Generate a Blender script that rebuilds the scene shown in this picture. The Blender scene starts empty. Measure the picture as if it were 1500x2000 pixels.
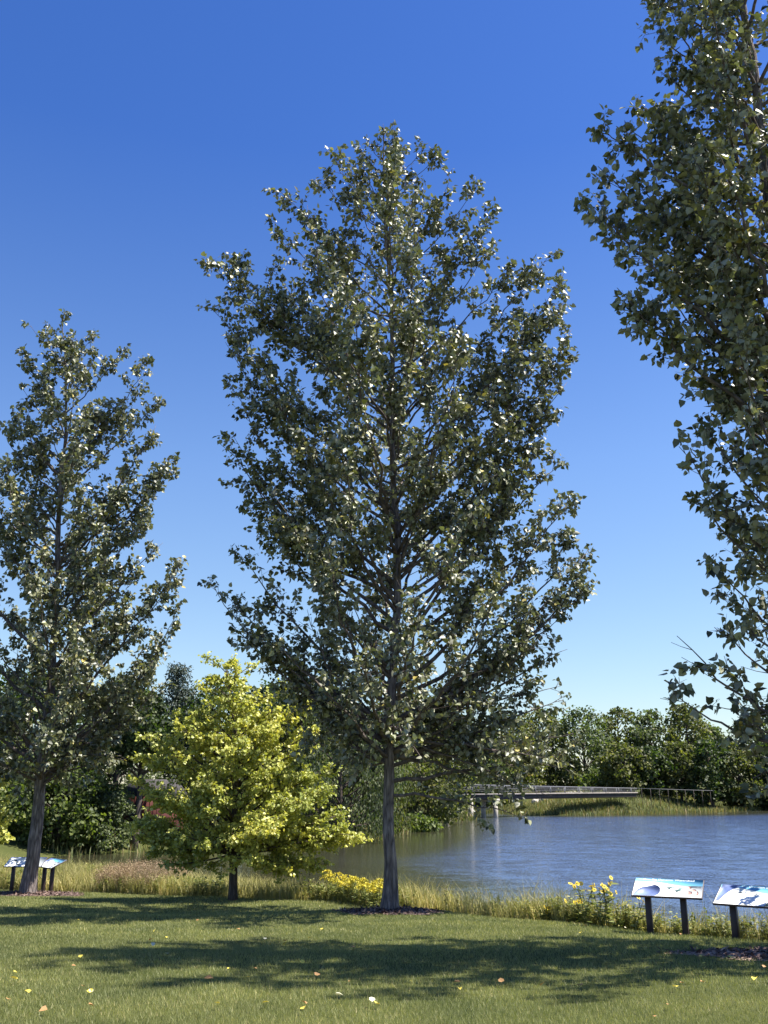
import bpy, math, random
import numpy as np
from mathutils import Vector, Matrix

random.seed(7)
rng = np.random.default_rng(11)
C = bpy.context.scene
COL = C.collection
R = math.radians

# ------------------------------------------------------------------ camera, sky, sun, exposure
CAMZ = 3.3                      # the pond's surface is z = 0; the eye is 1.6 m above the lawn
PITCH = R(16.0)
FPX = 1850.0
cam_d = bpy.data.cameras.new('camera'); cam = bpy.data.objects.new('camera', cam_d); COL.objects.link(cam)
cam.location = (0, 0, CAMZ); cam.rotation_euler = (R(90) + PITCH, 0, 0)
cam_d.sensor_fit = 'VERTICAL'; cam_d.sensor_height = 36; cam_d.lens = 36 * FPX / 2000
cam_d.clip_end = 6000; cam_d.clip_start = .05
C.camera = cam

SUN_EL = R(60); SUN_AZ = math.atan2(.99, .01)       # azimuth clockwise from +Y (the view direction)
w = bpy.data.worlds.new('World'); C.world = w; w.use_nodes = True
nt = w.node_tree; nt.nodes.clear()
sky = nt.nodes.new('ShaderNodeTexSky'); sky.sky_type = 'NISHITA'; sky.sun_disc = False
sky.sun_elevation = SUN_EL; sky.sun_rotation = SUN_AZ
sky.altitude = 200; sky.air_density = 1.0; sky.dust_density = .25; sky.ozone_density = 3.2
hsv = nt.nodes.new('ShaderNodeHueSaturation'); hsv.inputs['Saturation'].default_value = 1.12
bg = nt.nodes.new('ShaderNodeBackground'); bg.inputs['Strength'].default_value = .062
wo = nt.nodes.new('ShaderNodeOutputWorld')
tcw = nt.nodes.new('ShaderNodeTexCoord'); sep = nt.nodes.new('ShaderNodeSeparateXYZ'); mrw = nt.nodes.new('ShaderNodeMapRange')
nt.links.new(tcw.outputs['Generated'], sep.inputs[0]); nt.links.new(sep.outputs[2], mrw.inputs[0])
mrw.inputs[1].default_value = .05; mrw.inputs[2].default_value = .60; mrw.inputs[3].default_value = 1.0; mrw.inputs[4].default_value = 1.28
nt.links.new(mrw.outputs[0], hsv.inputs['Saturation'])
for (a_, b_, c_, d_, nm_) in ((.05, .60, .5, .516, 'Hue'), (.05, .32, 1., 1.27, 'Value')):
    mrw = nt.nodes.new('ShaderNodeMapRange'); nt.links.new(sep.outputs[2], mrw.inputs[0]); nt.links.new(mrw.outputs[0], hsv.inputs[nm_])
    mrw.inputs[1].default_value = a_; mrw.inputs[2].default_value = b_; mrw.inputs[3].default_value = c_; mrw.inputs[4].default_value = d_
nt.links.new(sky.outputs[0], hsv.inputs['Color']); nt.links.new(hsv.outputs[0], bg.inputs[0]); nt.links.new(bg.outputs[0], wo.inputs[0])
sd = bpy.data.lights.new('sun', 'SUN'); sd.energy = 5.0; sd.angle = R(.5); sd.color = (1, .955, .87)
so = bpy.data.objects.new('sun', sd); COL.objects.link(so)
sdir = Vector((math.sin(SUN_AZ) * math.cos(SUN_EL), math.cos(SUN_AZ) * math.cos(SUN_EL), math.sin(SUN_EL)))
so.rotation_euler = sdir.to_track_quat('Z', 'Y').to_euler(); so.location = (30, 10, 60)
C.view_settings.view_transform = 'Standard'; C.view_settings.look = 'None'
C.view_settings.gamma = 1; C.view_settings.exposure = 1.32; C.view_settings.use_curve_mapping = False

# ------------------------------------------------------------------ measuring helpers
CP, SP = math.cos(PITCH), math.sin(PITCH)
def ray(px, py):
    a = px - 750; b = 1000 - py
    return np.array([a, FPX * CP - b * SP, FPX * SP + b * CP])
def P(px, py, Y):
    r = ray(px, py); return r / r[1] * Y + np.array([0, 0, CAMZ])
def onz(px, py, z=0.):
    r = ray(px, py); return r * ((z - CAMZ) / r[2]) + np.array([0, 0, CAMZ])
LA, LB = 2.159, -.063
def lawn_z(y): return LA + LB * y
def onlawn(px, py):
    r = ray(px, py); t = (LA - CAMZ) / (r[2] - LB * r[1]); return r * t + np.array([0, 0, CAMZ])

# ------------------------------------------------------------------ tagging
def tag(o, label=None, cat=None, group=None, kind=None):
    if label: o['label'] = label
    if cat: o['category'] = cat
    if group: o['group'] = group
    if kind: o['kind'] = kind
    return o
def empty(name, loc, rz=0, parent=None):
    o = bpy.data.objects.new(name, None); COL.objects.link(o)
    o.location = [float(v) for v in loc]; o.rotation_euler = (0, 0, rz); o.empty_display_size = .2
    if parent: o.parent = parent
    return o
def mesh_np(name, verts, faces_list, mat, parent=None, smooth=False, origin=(0, 0, 0)):
    """faces_list: list of int arrays (n, k)"""
    me = bpy.data.meshes.new(name)
    verts = np.asarray(verts, dtype=np.float32) - np.asarray(origin, dtype=np.float32)
    me.vertices.add(len(verts)); me.vertices.foreach_set('co', verts.ravel())
    loops = np.concatenate([np.asarray(f, dtype=np.int32).ravel() for f in faces_list if len(f)])
    tot = np.concatenate([np.full(len(f), np.asarray(f).shape[1], dtype=np.int32) for f in faces_list if len(f)])
    st = np.concatenate([[0], np.cumsum(tot)[:-1]]).astype(np.int32)
    me.loops.add(len(loops)); me.loops.foreach_set('vertex_index', loops)
    me.polygons.add(len(tot)); me.polygons.foreach_set('loop_start', st); me.polygons.foreach_set('loop_total', tot)
    if smooth: me.polygons.foreach_set('use_smooth', np.ones(len(tot), dtype=bool))
    me.update(calc_edges=True); me.validate()
    me.materials.append(mat)
    o = bpy.data.objects.new(name, me); COL.objects.link(o)
    if parent: o.parent = parent
    return o

class MB:
    """collects shapes, links them as ONE mesh object"""
    def __init__(s): s.v = []; s.f = {}; s.n = 0
    def add(s, v, fl):
        v = np.asarray(v, float)
        for f in fl:
            f = np.asarray(f, int)
            if len(f): s.f.setdefault(f.shape[1], []).append(f + s.n)
        s.v.append(v); s.n += len(v)
    def box(s, c, size, rz=0, tilt=0, bev=0):
        x, y, z = [d / 2 for d in size]
        if bev <= 0:
            v = np.array([(a * x, b * y, cc * z) for a in (-1, 1) for b in (-1, 1) for cc in (-1, 1)])
            f = [(0, 1, 3, 2), (4, 6, 7, 5), (0, 4, 5, 1), (2, 3, 7, 6), (0, 2, 6, 4), (1, 5, 7, 3)]
            fl = [f]
        else:
            b_ = bev
            prof = [(-x + b_, -y), (x - b_, -y), (x, -y + b_), (x, y - b_), (x - b_, y), (-x + b_, y), (-x, y - b_), (-x, -y + b_)]
            v = []
            for zz, k in ((-z, b_), (-z + b_, 0), (z - b_, 0), (z, b_)):
                for (px, py) in prof:
                    v.append((px * (1 - k / x), py * (1 - k / y), zz))
            v = np.array(v); q = []
            for j in range(3):
                for i in range(8): q.append((j * 8 + i, j * 8 + (i + 1) % 8, (j + 1) * 8 + (i + 1) % 8, (j + 1) * 8 + i))
            fl = [q, [tuple(range(7, -1, -1)), tuple(range(24, 32))]]
        M = (Matrix.Translation(c) @ Matrix.Rotation(rz, 4, 'Z') @ Matrix.Rotation(tilt, 4, 'X'))
        v = np.array([M @ Vector(p) for p in v]); s.add(v, fl)
    def tube(s, pts, rad, n=6, cap=True, ang=None):
        v, fl = tube_np(pts, rad, n, cap, ang); s.add(v, fl)
    def build(s, name, mat, parent=None, smooth=False, origin=(0, 0, 0)):
        return mesh_np(name, np.concatenate(s.v), [np.concatenate(a) for a in s.f.values()], mat, parent, smooth, origin)

def nrm(a): return a / (np.linalg.norm(a, axis=-1, keepdims=True) + 1e-9)
def tube_np(pts, rad, n=6, cap=True, ang=None):
    pts = np.asarray(pts, float); m = len(pts); rad = np.broadcast_to(np.asarray(rad, float), (m,))
    t = np.gradient(pts, axis=0); t = nrm(t)
    ref = np.array([1., 0, 0]) if abs(t[0][0]) < .8 else np.array([0, 1., 0])
    a = nrm(np.cross(t, ref)); b = np.cross(t, a)
    th = np.arange(n) / n * 2 * math.pi
    ring = a[:, None] * np.cos(th)[None, :, None] + b[:, None] * np.sin(th)[None, :, None]
    k = rad[:, None, None] * (ang if ang is not None else 1.)
    v = (pts[:, None] + ring * k).reshape(-1, 3)
    i = np.arange(m - 1)[:, None] * n; j = np.arange(n)[None]
    q = np.stack([i + j, i + (j + 1) % n, i + n + (j + 1) % n, i + n + j], -1).reshape(-1, 4)
    fl = [q]
    if cap:
        v = np.concatenate([v, pts[-1:], pts[:1]])
        e = (m - 1) * n
        fl.append(np.array([(e + jj, e + (jj + 1) % n, m * n) for jj in range(n)] + [((jj + 1) % n, jj, m * n + 1) for jj in range(n)]))
    return v, fl
def segs_np(A, B, ra, rb, n=3):
    """many straight tapered prisms at once"""
    A = np.asarray(A); B = np.asarray(B); m = len(A)
    t = nrm(B - A); ref = np.where(np.abs(t[:, :1]) < .8, np.array([[1., 0, 0]]), np.array([[0, 1., 0]]))
    a = nrm(np.cross(t, ref)); b = np.cross(t, a)
    th = np.arange(n) / n * 2 * math.pi
    ring = a[:, None] * np.cos(th)[None, :, None] + b[:, None] * np.sin(th)[None, :, None]
    ra = np.broadcast_to(ra, (m,)); rb = np.broadcast_to(rb, (m,))
    v = np.concatenate([A[:, None] + ring * ra[:, None, None], B[:, None] + ring * rb[:, None, None]], 1).reshape(-1, 3)
    i = np.arange(m)[:, None] * 2 * n; j = np.arange(n)[None]
    q = np.stack([i + j, i + (j + 1) % n, i + n + (j + 1) % n, i + n + j], -1).reshape(-1, 4)
    return v, [q]
def rand_unit(n, r=rng):
    v = r.normal(size=(n, 3)); return nrm(v)
# leaf outlines (across, along), two folded halves each
POPLAR = np.array([(0, 0), (.40, .10), (.36, .52), (0, 1.), (-.36, .52), (-.40, .10)])
LOBED = np.array([(0, 0), (.50, .18), (.42, .72), (0, 1.), (-.42, .72), (-.50, .18)])
NARROW = np.array([(0, 0), (.14, .25), (.10, .70), (0, 1.), (-.10, .70), (-.14, .25)])
def leaves_np(pos, tip, normal, size, shape=POPLAR, fold=.28):
    tip = nrm(tip); side = nrm(np.cross(tip, normal)); nn = np.cross(side, tip)
    size = np.broadcast_to(size, (len(pos),))[:, None, None]
    u = shape[:, 0][None, :, None]; v_ = shape[:, 1][None, :, None]
    curl = (v_ ** 2) * .16
    P_ = pos[:, None] + size * (side[:, None] * u + tip[:, None] * v_ + nn[:, None] * (np.abs(u) * fold - curl))
    i = np.arange(len(pos))[:, None] * 6
    q = np.concatenate([i + np.array([[0, 1, 2, 3]]), i + np.array([[0, 3, 4, 5]])], 1).reshape(-1, 4)
    return P_.reshape(-1, 3), [q]

# ------------------------------------------------------------------ materials
def mat(name):
    m = bpy.data.materials.new(name); m.use_nodes = True; nt = m.node_tree; nt.nodes.clear()
    return m, nt, nt.nodes.new('ShaderNodeOutputMaterial')
def N(nt, t, **k):
    n = nt.nodes.new(t)
    for a, b in k.items():
        if a in n.inputs: n.inputs[a].default_value = b
        else: setattr(n, a, b)
    return n
def ramp(nt, fac, stops, interp='LINEAR'):
    r = nt.nodes.new('ShaderNodeValToRGB'); r.color_ramp.interpolation = interp
    el = r.color_ramp.elements
    while len(el) < len(stops): el.new(.5)
    for e, (p, c) in zip(el, stops): e.position = p; e.color = (*c, 1)
    nt.links.new(fac, r.inputs[0]); return r
def leaf_mat(name, top_stops, back, trans=.3, rough=.4, spec=.5, scale=.6, tcol=None, var=.35):
    m, nt, out = mat(name); L = nt.links.new
    geo = N(nt, 'ShaderNodeNewGeometry'); tc = N(nt, 'ShaderNodeTexCoord')
    rp = ramp(nt, geo.outputs['Random Per Island'], top_stops)
    no = N(nt, 'ShaderNodeTexNoise', Scale=scale, Detail=2.); L(tc.outputs['Object'], no.inputs['Vector'])
    mr = ramp(nt, no.outputs[0], [(.32, ((1 - var) * .93, (1 - var) * 1.03, (1 - var) * .98)), (.68, ((1 + var) * 1.05, (1 + var), (1 + var) * .88))])
    mul = N(nt, 'ShaderNodeMix', data_type='RGBA', blend_type='MULTIPLY'); mul.inputs[0].default_value = 1
    L(rp.outputs[0], mul.inputs[6]); L(mr.outputs[0], mul.inputs[7])
    bm = N(nt, 'ShaderNodeMix', data_type='RGBA'); L(geo.outputs['Backfacing'], bm.inputs[0])
    L(mul.outputs[2], bm.inputs[6]); bm.inputs[7].default_value = (*back, 1)
    p = N(nt, 'ShaderNodeBsdfPrincipled', Roughness=rough); p.inputs['Specular IOR Level'].default_value = spec
    L(bm.outputs[2], p.inputs['Base Color'])
    t = N(nt, 'ShaderNodeBsdfTranslucent')
    tm = N(nt, 'ShaderNodeMix', data_type='RGBA', blend_type='MULTIPLY'); tm.inputs[0].default_value = 1
    L(mul.outputs[2], tm.inputs[6]); tm.inputs[7].default_value = (*(tcol or (2.2, 2.6, .9)), 1)
    L(tm.outputs[2], t.inputs[0])
    mx = N(nt, 'ShaderNodeMixShader'); mx.inputs[0].default_value = trans
    L(p.outputs[0], mx.inputs[1]); L(t.outputs[0], mx.inputs[2]); L(mx.outputs[0], out.inputs[0])
    return m
def bark_mat(name, a, b, sc=(14, 14, 2.2), bump=.6):
    m, nt, out = mat(name); L = nt.links.new
    tc = N(nt, 'ShaderNodeTexCoord'); mp = N(nt, 'ShaderNodeMapping'); mp.inputs['Scale'].default_value = sc
    L(tc.outputs['Object'], mp.inputs[0])
    no = N(nt, 'ShaderNodeTexNoise', Scale=1.6, Detail=8., Roughness=.7, Distortion=.6); L(mp.outputs[0], no.inputs['Vector'])
    vo = N(nt, 'ShaderNodeTexVoronoi', Scale=1.3, feature='DISTANCE_TO_EDGE'); L(mp.outputs[0], vo.inputs['Vector'])
    ad = N(nt, 'ShaderNodeMath', operation='MULTIPLY_ADD'); L(vo.outputs[0], ad.inputs[0]); ad.inputs[1].default_value = .8; L(no.outputs[0], ad.inputs[2])
    rp = ramp(nt, ad.outputs[0], [(.35, a), (.62, tuple((x + y) / 2 for x, y in zip(a, b))), (.85, b)])
    bp = N(nt, 'ShaderNodeBump', Strength=bump, Distance=.06); L(ad.outputs[0], bp.inputs['Height'])
    p = N(nt, 'ShaderNodeBsdfPrincipled', Roughness=.9); p.inputs['Specular IOR Level'].default_value = .2
    L(rp.outputs[0], p.inputs['Base Color']); L(bp.outputs[0], p.inputs['Normal']); L(p.outputs[0], out.inputs[0])
    return m
def plain(name, c, rough=.6, var=.2, scale=8, spec=.4, metal=0):
    m, nt, out = mat(name); L = nt.links.new
    tc = N(nt, 'ShaderNodeTexCoord'); no = N(nt, 'ShaderNodeTexNoise', Scale=scale, Detail=5.); L(tc.outputs['Object'], no.inputs['Vector'])
    rp = ramp(nt, no.outputs[0], [(.3, tuple(x * (1 - var) for x in c)), (.7, tuple(min(1, x * (1 + var)) for x in c))])
    p = N(nt, 'ShaderNodeBsdfPrincipled', Roughness=rough, Metallic=metal); p.inputs['Specular IOR Level'].default_value = spec
    L(rp.outputs[0], p.inputs['Base Color']); L(p.outputs[0], out.inputs[0]); return m

M = {}
M['poplar'] = leaf_mat('poplar leaf', [(0, (.034, .040, .016)), (.4, (.086, .092, .036)), (.75, (.170, .180, .082)), (.95, (.28, .285, .16)), (1, (.42, .32, .07))],
                       (.28, .28, .20), trans=.10, rough=.50, spec=.75, scale=1.1, var=.3, tcol=(2., 2.2, .9))
M['yellow'] = leaf_mat('yellow-green leaf', [(0, (.24, .28, .06)), (.5, (.42, .44, .11)), (1, (.60, .57, .19))], (.42, .43, .18), trans=.33, rough=.45, spec=.4, tcol=(1.4, 1.35, .5), var=.25)
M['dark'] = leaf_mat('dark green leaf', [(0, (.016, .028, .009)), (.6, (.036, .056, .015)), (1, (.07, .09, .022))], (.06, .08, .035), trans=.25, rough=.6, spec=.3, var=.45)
M['mid'] = leaf_mat('mid green leaf', [(0, (.04, .06, .016)), (.6, (.075, .098, .026)), (1, (.125, .145, .042))], (.09, .11, .05), trans=.3, rough=.55, spec=.3, var=.35)
M['grey'] = leaf_mat('grey green leaf', [(0, (.045, .06, .026)), (.6, (.085, .105, .048)), (1, (.14, .155, .075))], (.12, .14, .08), trans=.25, rough=.6, spec=.3, var=.4)
M['olive'] = leaf_mat('olive leaf', [(0, (.045, .055, .016)), (.6, (.09, .10, .03)), (1, (.16, .15, .045))], (.10, .11, .05), trans=.25, rough=.6, spec=.3, var=.45)
M['conifer'] = leaf_mat('conifer needle', [(0, (.02, .032, .022)), (1, (.055, .075, .055))], (.04, .055, .04), trans=.1, rough=.6, var=.4)
M['lawn'] = leaf_mat('lawn blade', [(0, (.11, .135, .040)), (.5, (.20, .215, .075)), (.82, (.29, .28, .12)), (1, (.46, .39, .22))], (.23, .24, .10), trans=.25, rough=.55, spec=.3, scale=1.0, var=.36, tcol=(1.5, 1.6, .8))
M['meadow'] = leaf_mat('meadow blade', [(0, (.15, .17, .04)), (.4, (.29, .28, .085)), (.75, (.45, .38, .16)), (1, (.58, .47, .26))], (.36, .33, .14), trans=.25, rough=.6, spec=.25, scale=.8, var=.35, tcol=(1.3, 1.3, .9))
M['forb'] = leaf_mat('forb leaf', [(0, (.09, .12, .028)), (.6, (.20, .22, .055)), (1, (.34, .30, .09))], (.19, .20, .09), trans=.25, rough=.55, scale=1., var=.35, tcol=(1.4, 1.5, .9))
M['seedhead'] = leaf_mat('pink brown seed head', [(0, (.20, .14, .08)), (.6, (.31, .23, .13)), (1, (.44, .35, .21))], (.34, .23, .15), trans=.2, rough=.7, var=.25, tcol=(1.1, 1, .9))
M['petal'] = leaf_mat('yellow petal', [(0, (.70, .45, .02)), (1, (.85, .66, .05))], (.7, .5, .04), trans=.25, rough=.6, var=.1, tcol=(1, 1, .8))
M['golden'] = leaf_mat('goldenrod bloom', [(0, (.42, .36, .03)), (.5, (.62, .50, .04)), (1, (.80, .68, .08))], (.6, .5, .05), trans=.2, rough=.7, var=.25, scale=3., tcol=(1, 1, .8))
M['reed'] = leaf_mat('bank reed', [(0, (.08, .11, .025)), (.5, (.16, .175, .05)), (.8, (.28, .22, .10)), (1, (.36, .27, .15))], (.16, .18, .06), trans=.25, rough=.6, scale=.12, var=.5, tcol=(1.4, 1.4, .9))
M['fallen_y'] = leaf_mat('fallen yellow leaf', [(0, (.72, .52, .06)), (1, (.80, .62, .12))], (.7, .55, .16), trans=.15, rough=.6, var=.1, tcol=(1, 1, .8))
M['fallen_b'] = leaf_mat('fallen brown leaf', [(0, (.34, .15, .06)), (1, (.45, .25, .10))], (.4, .25, .13), trans=.1, rough=.7, var=.1, tcol=(1, 1, .8))
M['fallen_w'] = leaf_mat('fallen pale leaf', [(0, (.62, .55, .40)), (1, (.72, .66, .50))], (.7, .64, .5), trans=.1, rough=.6, var=.1, tcol=(1, 1, .8))
M['bark'] = bark_mat('grey furrowed bark', (.045, .036, .037), (.36, .30, .27), sc=(11, 11, 1.7), bump=1.)
M['bark2'] = bark_mat('dark bark', (.04, .03, .025), (.15, .12, .10), bump=.4)
M['limb'] = bark_mat('smooth limb bark', (.06, .048, .045), (.21, .17, .155), sc=(5, 5, 5), bump=.25)
M['post'] = plain('brown painted post', (.045, .028, .030), .5)
M['frame'] = plain('sign frame', (.06, .04, .04), .5)
M['white'] = plain('sign white print', (.80, .82, .80), .55, .03, 4, .5)
M['blue'] = plain('sign blue print', (.14, .40, .60), .45, .08, 3, .5)
M['deepblue'] = plain('sign deep blue print and shadow', (.15, .20, .40), .5, .35, 6, .5)
M['ink'] = plain('sign dark print', (.06, .08, .09), .4)
M['tealink'] = plain('sign grey green print', (.16, .26, .24), .4, .5, 25)
M['pink'] = plain('sign pink print', (.5, .3, .25), .4, .5, 25)
M['concrete'] = plain('pale concrete', (.40, .36, .30), .85, .25, 1.5)
M['timber'] = plain('weathered timber', (.21, .185, .165), .8, .3, 2)
M['rail'] = plain('grey rail', (.16, .16, .17), .5, .1, 3)
M['darktimber'] = plain('dark timber', (.05, .04, .035), .8, .3, 2)
M['redwall'] = plain('red painted wall', (.12, .034, .028), .7, .3, 2)
M['roof'] = plain('dark shingles', (.05, .045, .045), .9, .3, 5)
M['stone'] = plain('pale stone', (.42, .38, .33), .9, .3, 3)
M['stem'] = plain('green stem', (.09, .11, .035), .7)
M['drystem'] = plain('dry stem', (.13, .09, .06), .8)
M['lily'] = plain('lily pad', (.09, .14, .03), .5)

# mulch
m, nt, out = mat('mulch'); L = nt.links.new
geo = N(nt, 'ShaderNodeNewGeometry')
rp = ramp(nt, geo.outputs['Random Per Island'], [(0, (.035, .022, .02)), (.6, (.10, .06, .05)), (.9, (.22, .14, .11)), (1, (.42, .30, .23))])
p = N(nt, 'ShaderNodeBsdfPrincipled', Roughness=.9); L(rp.outputs[0], p.inputs['Base Color']); L(p.outputs[0], out.inputs[0]); M['mulch'] = m
# ground
m, nt, out = mat('ground'); L = nt.links.new
tc = N(nt, 'ShaderNodeTexCoord')
n1 = N(nt, 'ShaderNodeTexNoise', Scale=.5, Detail=6.); n2 = N(nt, 'ShaderNodeTexNoise', Scale=26., Detail=6., Roughness=.8)
L(tc.outputs['Object'], n1.inputs['Vector']); L(tc.outputs['Object'], n2.inputs['Vector'])
r1 = ramp(nt, n1.outputs[0], [(.3, (.055, .070, .022)), (.7, (.095, .105, .036))])
r2 = ramp(nt, n2.outputs[0], [(.3, (.45, .45, .45)), (.7, (1.2, 1.15, 1.0))])
mx = N(nt, 'ShaderNodeMix', data_type='RGBA', blend_type='MULTIPLY'); mx.inputs[0].default_value = 1
L(r1.outputs[0], mx.inputs[6]); L(r2.outputs[0], mx.inputs[7])
bp = N(nt, 'ShaderNodeBump', Strength=.5, Distance=.03); L(n2.outputs[0], bp.inputs['Height'])
p = N(nt, 'ShaderNodeBsdfPrincipled', Roughness=.95); p.inputs['Specular IOR Level'].default_value = .1
L(mx.outputs[2], p.inputs['Base Color']); L(bp.outputs[0], p.inputs['Normal']); L(p.outputs[0], out.inputs[0]); M['ground'] = m
# water
m, nt, out = mat('water'); L = nt.links.new
tc = N(nt, 'ShaderNodeTexCoord'); mp = N(nt, 'ShaderNodeMapping'); mp.inputs['Scale'].default_value = (1., 1.7, 1)
L(tc.outputs['Object'], mp.inputs[0])
n1 = N(nt, 'ShaderNodeTexNoise', Scale=11., Detail=3., Roughness=.7); L(mp.outputs[0], n1.inputs['Vector'])
n3 = N(nt, 'ShaderNodeTexNoise', Scale=.9, Detail=2.); L(mp.outputs[0], n3.inputs['Vector'])
n2 = N(nt, 'ShaderNodeTexNoise', Scale=.10, Detail=3.); L(tc.outputs['Object'], n2.inputs['Vector'])
r2 = N(nt, 'ShaderNodeMapRange'); r2.inputs[1].default_value = .35; r2.inputs[2].default_value = .65; r2.inputs[3].default_value = .6; r2.inputs[4].default_value = 1.1
L(n2.outputs[0], r2.inputs[0])
h3 = N(nt, 'ShaderNodeVectorMath', operation='SCALE'); L(n3.outputs['Color'], h3.inputs[0]); h3.inputs['Scale'].default_value = .3
sa = N(nt, 'ShaderNodeVectorMath', operation='ADD'); L(n1.outputs['Color'], sa.inputs[0]); L(h3.outputs[0], sa.inputs[1])
sb_ = N(nt, 'ShaderNodeVectorMath', operation='SUBTRACT'); L(sa.outputs[0], sb_.inputs[0]); sb_.inputs[1].default_value = (.65, .65, .65)
sc_ = N(nt, 'ShaderNodeVectorMath', operation='MULTIPLY'); L(sb_.outputs[0], sc_.inputs[0]); sc_.inputs[1].default_value = (1.0, 1.35, 0)
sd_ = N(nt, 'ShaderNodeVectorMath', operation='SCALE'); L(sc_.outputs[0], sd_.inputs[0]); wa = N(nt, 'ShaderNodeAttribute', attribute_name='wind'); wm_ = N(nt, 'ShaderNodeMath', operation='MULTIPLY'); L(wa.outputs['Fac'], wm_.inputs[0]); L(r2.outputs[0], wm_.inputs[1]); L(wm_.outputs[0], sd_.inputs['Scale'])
se_ = N(nt, 'ShaderNodeVectorMath', operation='ADD'); L(sd_.outputs[0], se_.inputs[0]); se_.inputs[1].default_value = (0, 0, 1)
bp = N(nt, 'ShaderNodeVectorMath', operation='NORMALIZE'); L(se_.outputs[0], bp.inputs[0])
p = N(nt, 'ShaderNodeBsdfPrincipled', Roughness=.12, IOR=1.38)
refl_tint = ramp(nt, wa.outputs['Fac'], [(.12, (.034, .034, .018)), (.45, (.040, .042, .030)), (.95, (.052, .078, .160))]); L(refl_tint.outputs[0], p.inputs['Base Color'])  # brown tree and blue sky reflections put into the base colour
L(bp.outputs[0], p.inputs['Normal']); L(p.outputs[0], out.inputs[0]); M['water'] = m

# ------------------------------------------------------------------ terrain
edge_px = [(-500, 1730), (-150, 1737), (0, 1739), (100, 1741), (200, 1744), (300, 1747), (460, 1754), (640, 1764), (700, 1769), (860, 1778), (1000, 1789),
           (1120, 1801), (1250, 1814), (1345, 1818), (1400, 1826), (1500, 1835), (1700, 1858), (2100, 1890)]
edge_w = np.array([onlawn(*q)[:2] for q in edge_px])
def edge_y(x): return np.interp(x, edge_w[:, 0], edge_w[:, 1])
far_px = [(2600, 1572), (1900, 1574), (1500, 1579), (1300, 1587), (1180, 1590), (1090, 1592), (1040, 1590), (980, 1584), (930, 1583), (880, 1590), (840, 1603), (790, 1622), (720, 1634),
          (690, 1640), (600, 1650), (450, 1656), (300, 1661), (180, 1668), (105, 1672)]
far_w = [tuple(onz(*q)[:2]) for q in far_px]
near_w = []
for x in np.linspace(-16.5, 60, 40):
    near_w.append((x, float(edge_y(x)) + np.interp(x, [-16, -5, 5, 12, 60], [7.5, 6.5, 4.6, 4.6, 5]) + .35 * math.sin(x * 1.3) + .25 * math.sin(x * 2.9 + 1)))
pond = np.array(far_w + near_w)
def pond_sd(x, y):
    """signed distance: negative inside the pond"""
    p = np.stack([x.ravel(), y.ravel()], -1); d = np.full(len(p), 1e9); ins = np.zeros(len(p), bool)
    for a, b in zip(pond, np.roll(pond, -1, 0)):
        ab = b - a; t = np.clip(((p - a) @ ab) / (ab @ ab), 0, 1)
        d = np.minimum(d, np.linalg.norm(p - a - t[:, None] * ab, axis=1))
        c = ((a[1] > p[:, 1]) != (b[1] > p[:, 1]))
        xi = a[0] + (p[:, 1] - a[1]) / (ab[1] if abs(ab[1]) > 1e-9 else 1e-9) * ab[0]
        ins ^= c & (p[:, 0] < xi)
    return np.where(ins, -d, d).reshape(x.shape)
def sstep(a, b, x): t = np.clip((x - a) / (b - a), 0, 1); return t * t * (3 - 2 * t)
def ground_z(x, y):
    x = np.asarray(x, float); y = np.asarray(y, float); d = pond_sd(x, y)
    near = lawn_z(np.clip(y, -30, 30)) + .02 * np.sin(x * .9 + y * .4) + .015 * np.sin(y * 1.7 - x * .5)
    far = 1.35 + .25 * np.sin(x * .08) + .2 * np.sin(y * .07 + 1) + .006 * np.clip(y - 60, 0, 300)
    isfar = sstep(30, 44, y)
    base = near * (1 - isfar) + far * isfar
    wdt = np.interp(y, [20, 30, 60, 110], [3.0, 4.6, 5., 8.])
    s = sstep(-1.2, 1., d / wdt) ** 1.0
    k = np.where(d < 0, -.7 * sstep(0, 3, -d), base * sstep(-.12, 1., d / wdt))
    return k
gx = np.concatenate([-np.geomspace(1500, 42, 26), np.arange(-40, 40.1, .5), np.geomspace(42, 1500, 26)])
gy = np.concatenate([-np.geomspace(300, 12, 10), np.arange(-10, 62, .4), np.arange(62, 160, 1.5), np.geomspace(162, 3000, 22)])
X, Y = np.meshgrid(gx, gy); Z = ground_z(X, Y)
nx, ny = len(gx), len(gy)
i = (np.arange(ny - 1)[:, None] * nx + np.arange(nx - 1)[None])
q = np.stack([i, i + 1, i + nx + 1, i + nx], -1).reshape(-1, 4)
g = mesh_np('ground', np.stack([X, Y, Z], -1).reshape(-1, 3), [q], M['ground'], smooth=True); tag(g, kind='structure')
wv = np.array([(-60, 15, 0), (220, 15, 0), (220, 150, 0), (-60, 150, 0)])
# the pond surface: a fine sheet that runs half a metre or so into the banks, under the ground
wx = np.arange(-40, 140, 1.); wy = np.arange(16, 150, 1.); WX, WY = np.meshgrid(wx, wy); SD = pond_sd(WX, WY)
i = (np.arange(len(wy) - 1)[:, None] * len(wx) + np.arange(len(wx) - 1)[None]); q = np.stack([i, i + 1, i + len(wx) + 1, i + len(wx)], -1).reshape(-1, 4)
q = q[(SD.ravel()[q] < .9).any(1)]; used = np.unique(q); idx = np.full(WX.size, -1); idx[used] = np.arange(len(used)); q = idx[q]
wt = mesh_np('water', np.stack([WX.ravel()[used], WY.ravel()[used], np.zeros(len(used))], -1), [q], M['water']); tag(wt, kind='structure')
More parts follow.
